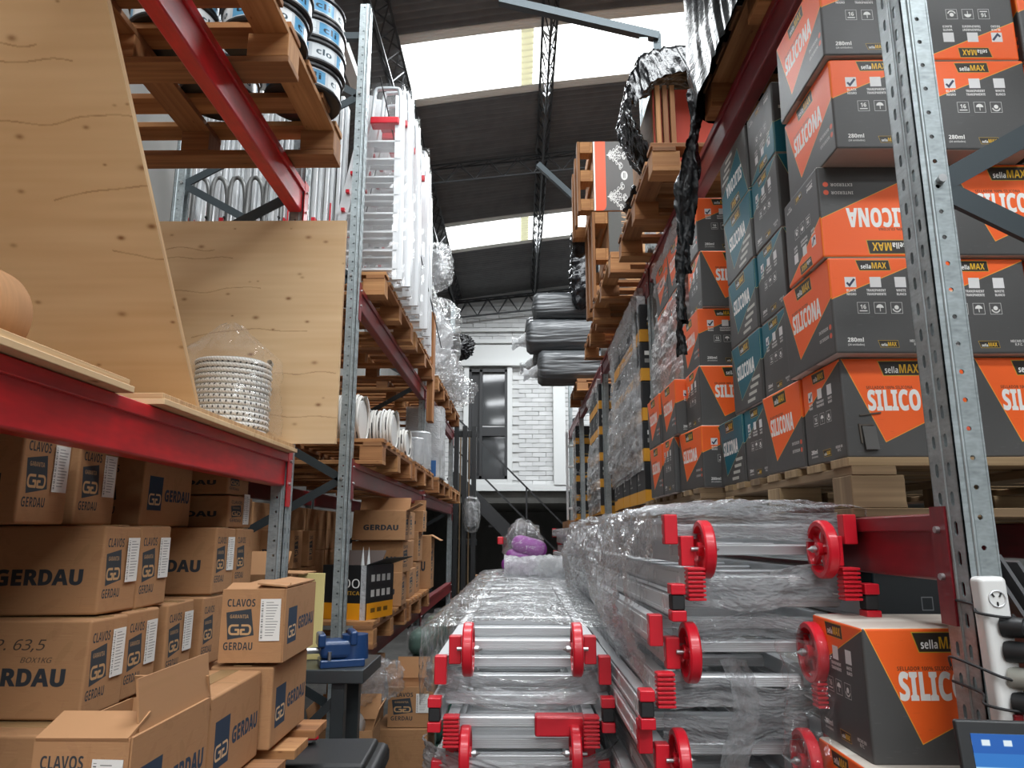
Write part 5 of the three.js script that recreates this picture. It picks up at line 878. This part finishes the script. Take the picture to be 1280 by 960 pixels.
  [[0.04, M.blackPlastic], [0.004, M.blackPlastic], [-0.034, clearPlug], [-0.07, M.blackPlastic]].forEach(([y, m], i) => { const p = part('plug', merged([new THREE.CylinderGeometry(0.015, 0.017, 0.03, 18).rotateX(Math.PI / 2).translate(0, 0, 0.014), new THREE.CylinderGeometry(0.007, 0.012, 0.022, 12).rotateX(Math.PI / 2).translate(0, 0, 0.04)]), m, ps, 0.008, y, 0.012, 0, 0.75, 0); part('cord', tube([[0, 0, 0.05], [0, -0.004, 0.08], [0, -0.02, 0.12], [0.02, -0.1, 0.17]], 0.0038, 20, 7), m, p); });
  const cord = (label, pts) => solo('tie_cord', label, 'cord', tube(pts, 0.0022, 40, 6), M.blackRubber);
  cord('thin black cord tied across the top of the power strip', [[0.738, 1.492, -1.31], [0.737, 1.488, -1.242], [0.712, 1.481, -1.195], [0.73, 1.477, -1.177], [0.758, 1.474, -1.177], [0.785, 1.474, -1.22]]);
  cord('thin black cord looped round the post at the middle of the power strip', [[0.738, 1.38, -1.33], [0.7, 1.405, -1.26], [0.705, 1.4, -1.2], [0.73, 1.388, -1.177], [0.76, 1.382, -1.177], [0.79, 1.385, -1.22]]);
  cord('thin black cord round the lower end of the power strip', [[0.738, 1.355, -1.33], [0.735, 1.352, -1.242], [0.71, 1.346, -1.2], [0.73, 1.342, -1.177], [0.765, 1.34, -1.177], [0.79, 1.342, -1.22]]);
  // laptop on a desk
  const scr = canvasTex(512, 320, (c, w, h) => { c.fillStyle = '#7fc0e8'; c.fillRect(0, 0, w, h); c.fillStyle = '#1d5fb4'; c.fillRect(0, 0, w, h * 0.1); c.fillStyle = '#2d78c8'; c.fillRect(0, h * 0.1, w, h * 0.07); c.fillStyle = '#bfe0f4'; c.fillRect(0, h * 0.17, w, h * 0.2); c.fillStyle = '#d8ecf8'; c.fillRect(0.16 * w, h * 0.1, 0.12 * w, h * 0.07); for (let i = 0; i < 5; i++) { c.fillStyle = '#e6f2fa'; c.fillRect((0.03 + 0.07 * i) * w, h * 0.03, 14, 10); c.fillStyle = '#5b8fb8'; c.fillRect((0.04 + 0.17 * i) * w, h * 0.22, 30, 22); c.fillRect((0.04 + 0.17 * i) * w, h * 0.32, 50, 6); } c.fillStyle = '#9fd0ee'; for (let i = 0; i < 6; i++) c.fillRect(0.1 * w, (0.45 + 0.08 * i) * h, 0.7 * w, 8); });
  const lp = thing('laptop', 'laptop with a black bezel and bright blue document screen', 'laptop', [0.635, 1.162, 0.8], -0.12);
  part('base', bx(0.34, 0.018, 0.23, 0.004), M.blackPlastic, lp, 0, 0.009, 0.11);
  const lid = part('lid', bx(0.34, 0.225, 0.008, 0.003), M.blackPlastic, lp, 0, 0.13, -0.02, -0.16);
  part('screen', new THREE.BoxGeometry(0.312, 0.19, 0.001), std({ color: 0x000000, roughness: 0.4, emissive: 0xffffff, emissiveMap: scr, emissiveIntensity: 0.8 }), lid, 0, 0.004, 0.0048);
  const ls = new THREE.RectAreaLight(0x8fc4ea, 0.35, 0.31, 0.19); ls.position.set(0, 0.004, 0.008); ls.rotation.y = Math.PI; ls.name = 'screen_glow'; ls.castShadow = true; lid.add(ls);
  const ds = thing('desk', 'tall dark desk under the laptop', 'desk', [0.62, 0, 0.68]); part('desk_top', bx(0.6, 0.03, 0.5, 0.004), M.wood[2], ds, 0.08, 1.146, 0); for (const x of [-0.18, 0.34]) for (const z of [-0.2, 0.2]) part('leg', bx(0.05, 1.13, 0.05, 0.003), M.brace, ds, x, 0.565, z);
}
// ---------------------------------------------------------------- film on the ladder stacks
{
  const overStack = (x0, x1, yTop, drop, d0, d1) => (u, v) => { // over the top, hanging down both sides
    const W = x1 - x0, tot = W + 2 * drop, s = u * tot, d = d0 + (d1 - d0) * v;
    if (s < drop) return [x0 - 0.012, yTop - drop + s, -d]; if (s < drop + W) return [x0 + s - drop, yTop + 0.012 * Math.sin((s - drop) / W * 3.14), -d]; return [x1 + 0.012, yTop - (s - drop - W), -d];
  };
  solo('stretch_film', 'clear stretch film over the top of the lower ladder stack', 'film', crumple(overStack(-0.25, 0.252, 1.352, 0.2, 2.07, 5.2), 110, 260, 0.01, 12, 70, 1.9), M.film);
  solo('stretch_film', 'band of stretch film across the front of the lower ladder stack', 'film', crumple((u, v) => { const a = (u - 0.5) * 3.4; return [0.0 + Math.sin(a) * 0.25 / Math.sin(1.7), 1.175 + 0.075 * v + 0.012 * Math.sin(u * 9), -1.975 - 0.16 * (1 - Math.cos(a))]; }, 130, 26, 0.012, 9, 8, 3.3), M.filmStack);
  solo('stretch_film', 'milky band of film wound round the middle of the lower ladder stack', 'film', crumple((u, v) => { const a = (u - 0.5) * 3.4; return [0.0 + Math.sin(a) * 0.25 / Math.sin(1.7), 0.985 + 0.07 * v + 0.012 * Math.sin(u * 7 + 1), -1.965 - 0.16 * (1 - Math.cos(a))]; }, 130, 26, 0.014, 9, 8, 5.3), M.filmMilky);
  const T = 'of the taller stack';
  solo('stretch_film', 'clear stretch film over the top ladder ' + T, 'film', crumple(overStack(0.302, 0.742, 1.656, 0.11, 1.624, 2.66), 110, 120, 0.01, 14, 34, 7.4), M.filmStack);
  const band = (label, x0, x1, y0, y1, d, sd, mat, wave = 0.01) => solo('stretch_film', label, 'film', crumple((u, v) => [x0 + (x1 - x0) * u, y0 + (y1 - y0) * v + wave * Math.sin(u * 6 + sd), -d + 0.011 * Math.sin(u * 12 + sd)], 110, 36, 0.011, 9, 10, sd), mat);
  band('milky film across the front below the top wheels ' + T, 0.37, 0.69, 1.447, 1.527, 1.655, 2.4, M.filmMilky);
  band('milky film strip above the front top rung ' + T, 0.34, 0.71, 1.588, 1.65, 1.66, 12.4, M.filmMilky, 0.004);
  band('film across the second wheels ' + T, 0.33, 0.64, 1.375, 1.425, 1.655, 4.4, M.filmStack);
  band('film below the second wheels ' + T, 0.32, 0.63, 1.235, 1.29, 1.66, 6.4, M.filmMilky);
  band('milky film above the third wheels ' + T, 0.3, 0.6, 1.17, 1.225, 1.665, 8.4, M.filmMilky);
  band('milky film at the third wheels ' + T, 0.32, 0.59, 1.03, 1.11, 1.665, 10.4, M.filmMilky);
  solo('film_curtain', 'crumpled clear film hanging from the aisle side ' + T, 'film', crumple((u, v) => { const d = 1.78 + 1.9 * u; return [0.288 - 0.045 * Math.sin(v * 3.1) - 0.02 * u, 1.655 - (0.3 + 0.08 * Math.sin(u * 9)) * v, -d]; }, 170, 70, 0.022, 22, 9, 9.9), M.filmStack);
  solo('film_curtain', 'bulging film sleeve at the near corner ' + T, 'film', crumple((u, v) => { const a = u * 3.6 - 0.6; return [0.312 - 0.04 * Math.sin(v * 3.1) + 0.01 - 0.036 * Math.cos(a), 1.646 - 0.37 * v, -1.7 - 0.16 * u - 0.045 * Math.sin(a)]; }, 60, 80, 0.02, 9, 10, 11.2), M.film);
  solo('film_strip', 'narrow strip of film dangling in front ' + T, 'film', crumple((u, v) => [0.41 + 0.045 * u + 0.018 * Math.sin(v * 7), 1.353 - 0.36 * v, -1.56 - 0.012 * Math.sin(u * 4)], 16, 80, 0.01, 3, 14, 13.1), M.filmStack);
  solo('film_sleeve', 'film over the right hand wheels ' + T, 'film', crumple((u, v) => { const a = u * 3.2; return [0.605 - 0.075 * Math.cos(a), 1.39 - 0.34 * v, -1.545 - 0.012 * Math.sin(a * 3)]; }, 46, 70, 0.014, 7, 10, 15.1), M.filmClear);
  // purple bundle beyond the lower stack
  const pb = thing('wrapped_bundle', 'clear wrapped bundle with purple rolls at the far end of the ladders', 'bundle', [0.03, 1.36, 5.0]);
  const purple = phys({ color: lin(0.28, 0.03, 0.3), roughness: 0.4 });
  for (const [x, y, r] of [[-0.02, 0.05, 0.05], [0.03, 0.13, 0.06], [-0.05, 0.0, 0.045]]) part('purple_roll', new THREE.CapsuleGeometry(r, 0.12, 6, 14).rotateZ(1.3), purple, pb, x, y + 0.03, 0.06);
  part('wrap', crumple((u, v) => { const [x, z] = ringXZ(u, 0.3, 0.4, 0.1); const r = Math.pow(Math.max(0, Math.sin(Math.min(1, 0.12 + v * 0.88) * 3.1415)), 0.5); return [x * r, v * 0.34, z * r]; }, 56, 40, 0.035, 12, 8, 4.6, 1, true), M.film, pb);
  part('red_cap', bx(0.04, 0.05, 0.04, 0.008), M.redPlastic, pb, -0.16, 0.2, 0.05);
  solo('wrapped_bundle', 'low crumpled film bundle lying across the lower ladder stack', 'bundle', crumple((u, v) => { const a = u * 6.2832; return [(v - 0.5) * 0.42, 0.055 + Math.cos(a) * 0.055, Math.sin(a) * 0.1]; }, 40, 50, 0.018, 9, 9, 2.6, 1, true), M.filmMilky, [0.12, 1.36, 4.3]);
}
scene.updateMatrixWorld(true);
renderer.render(scene, camera);
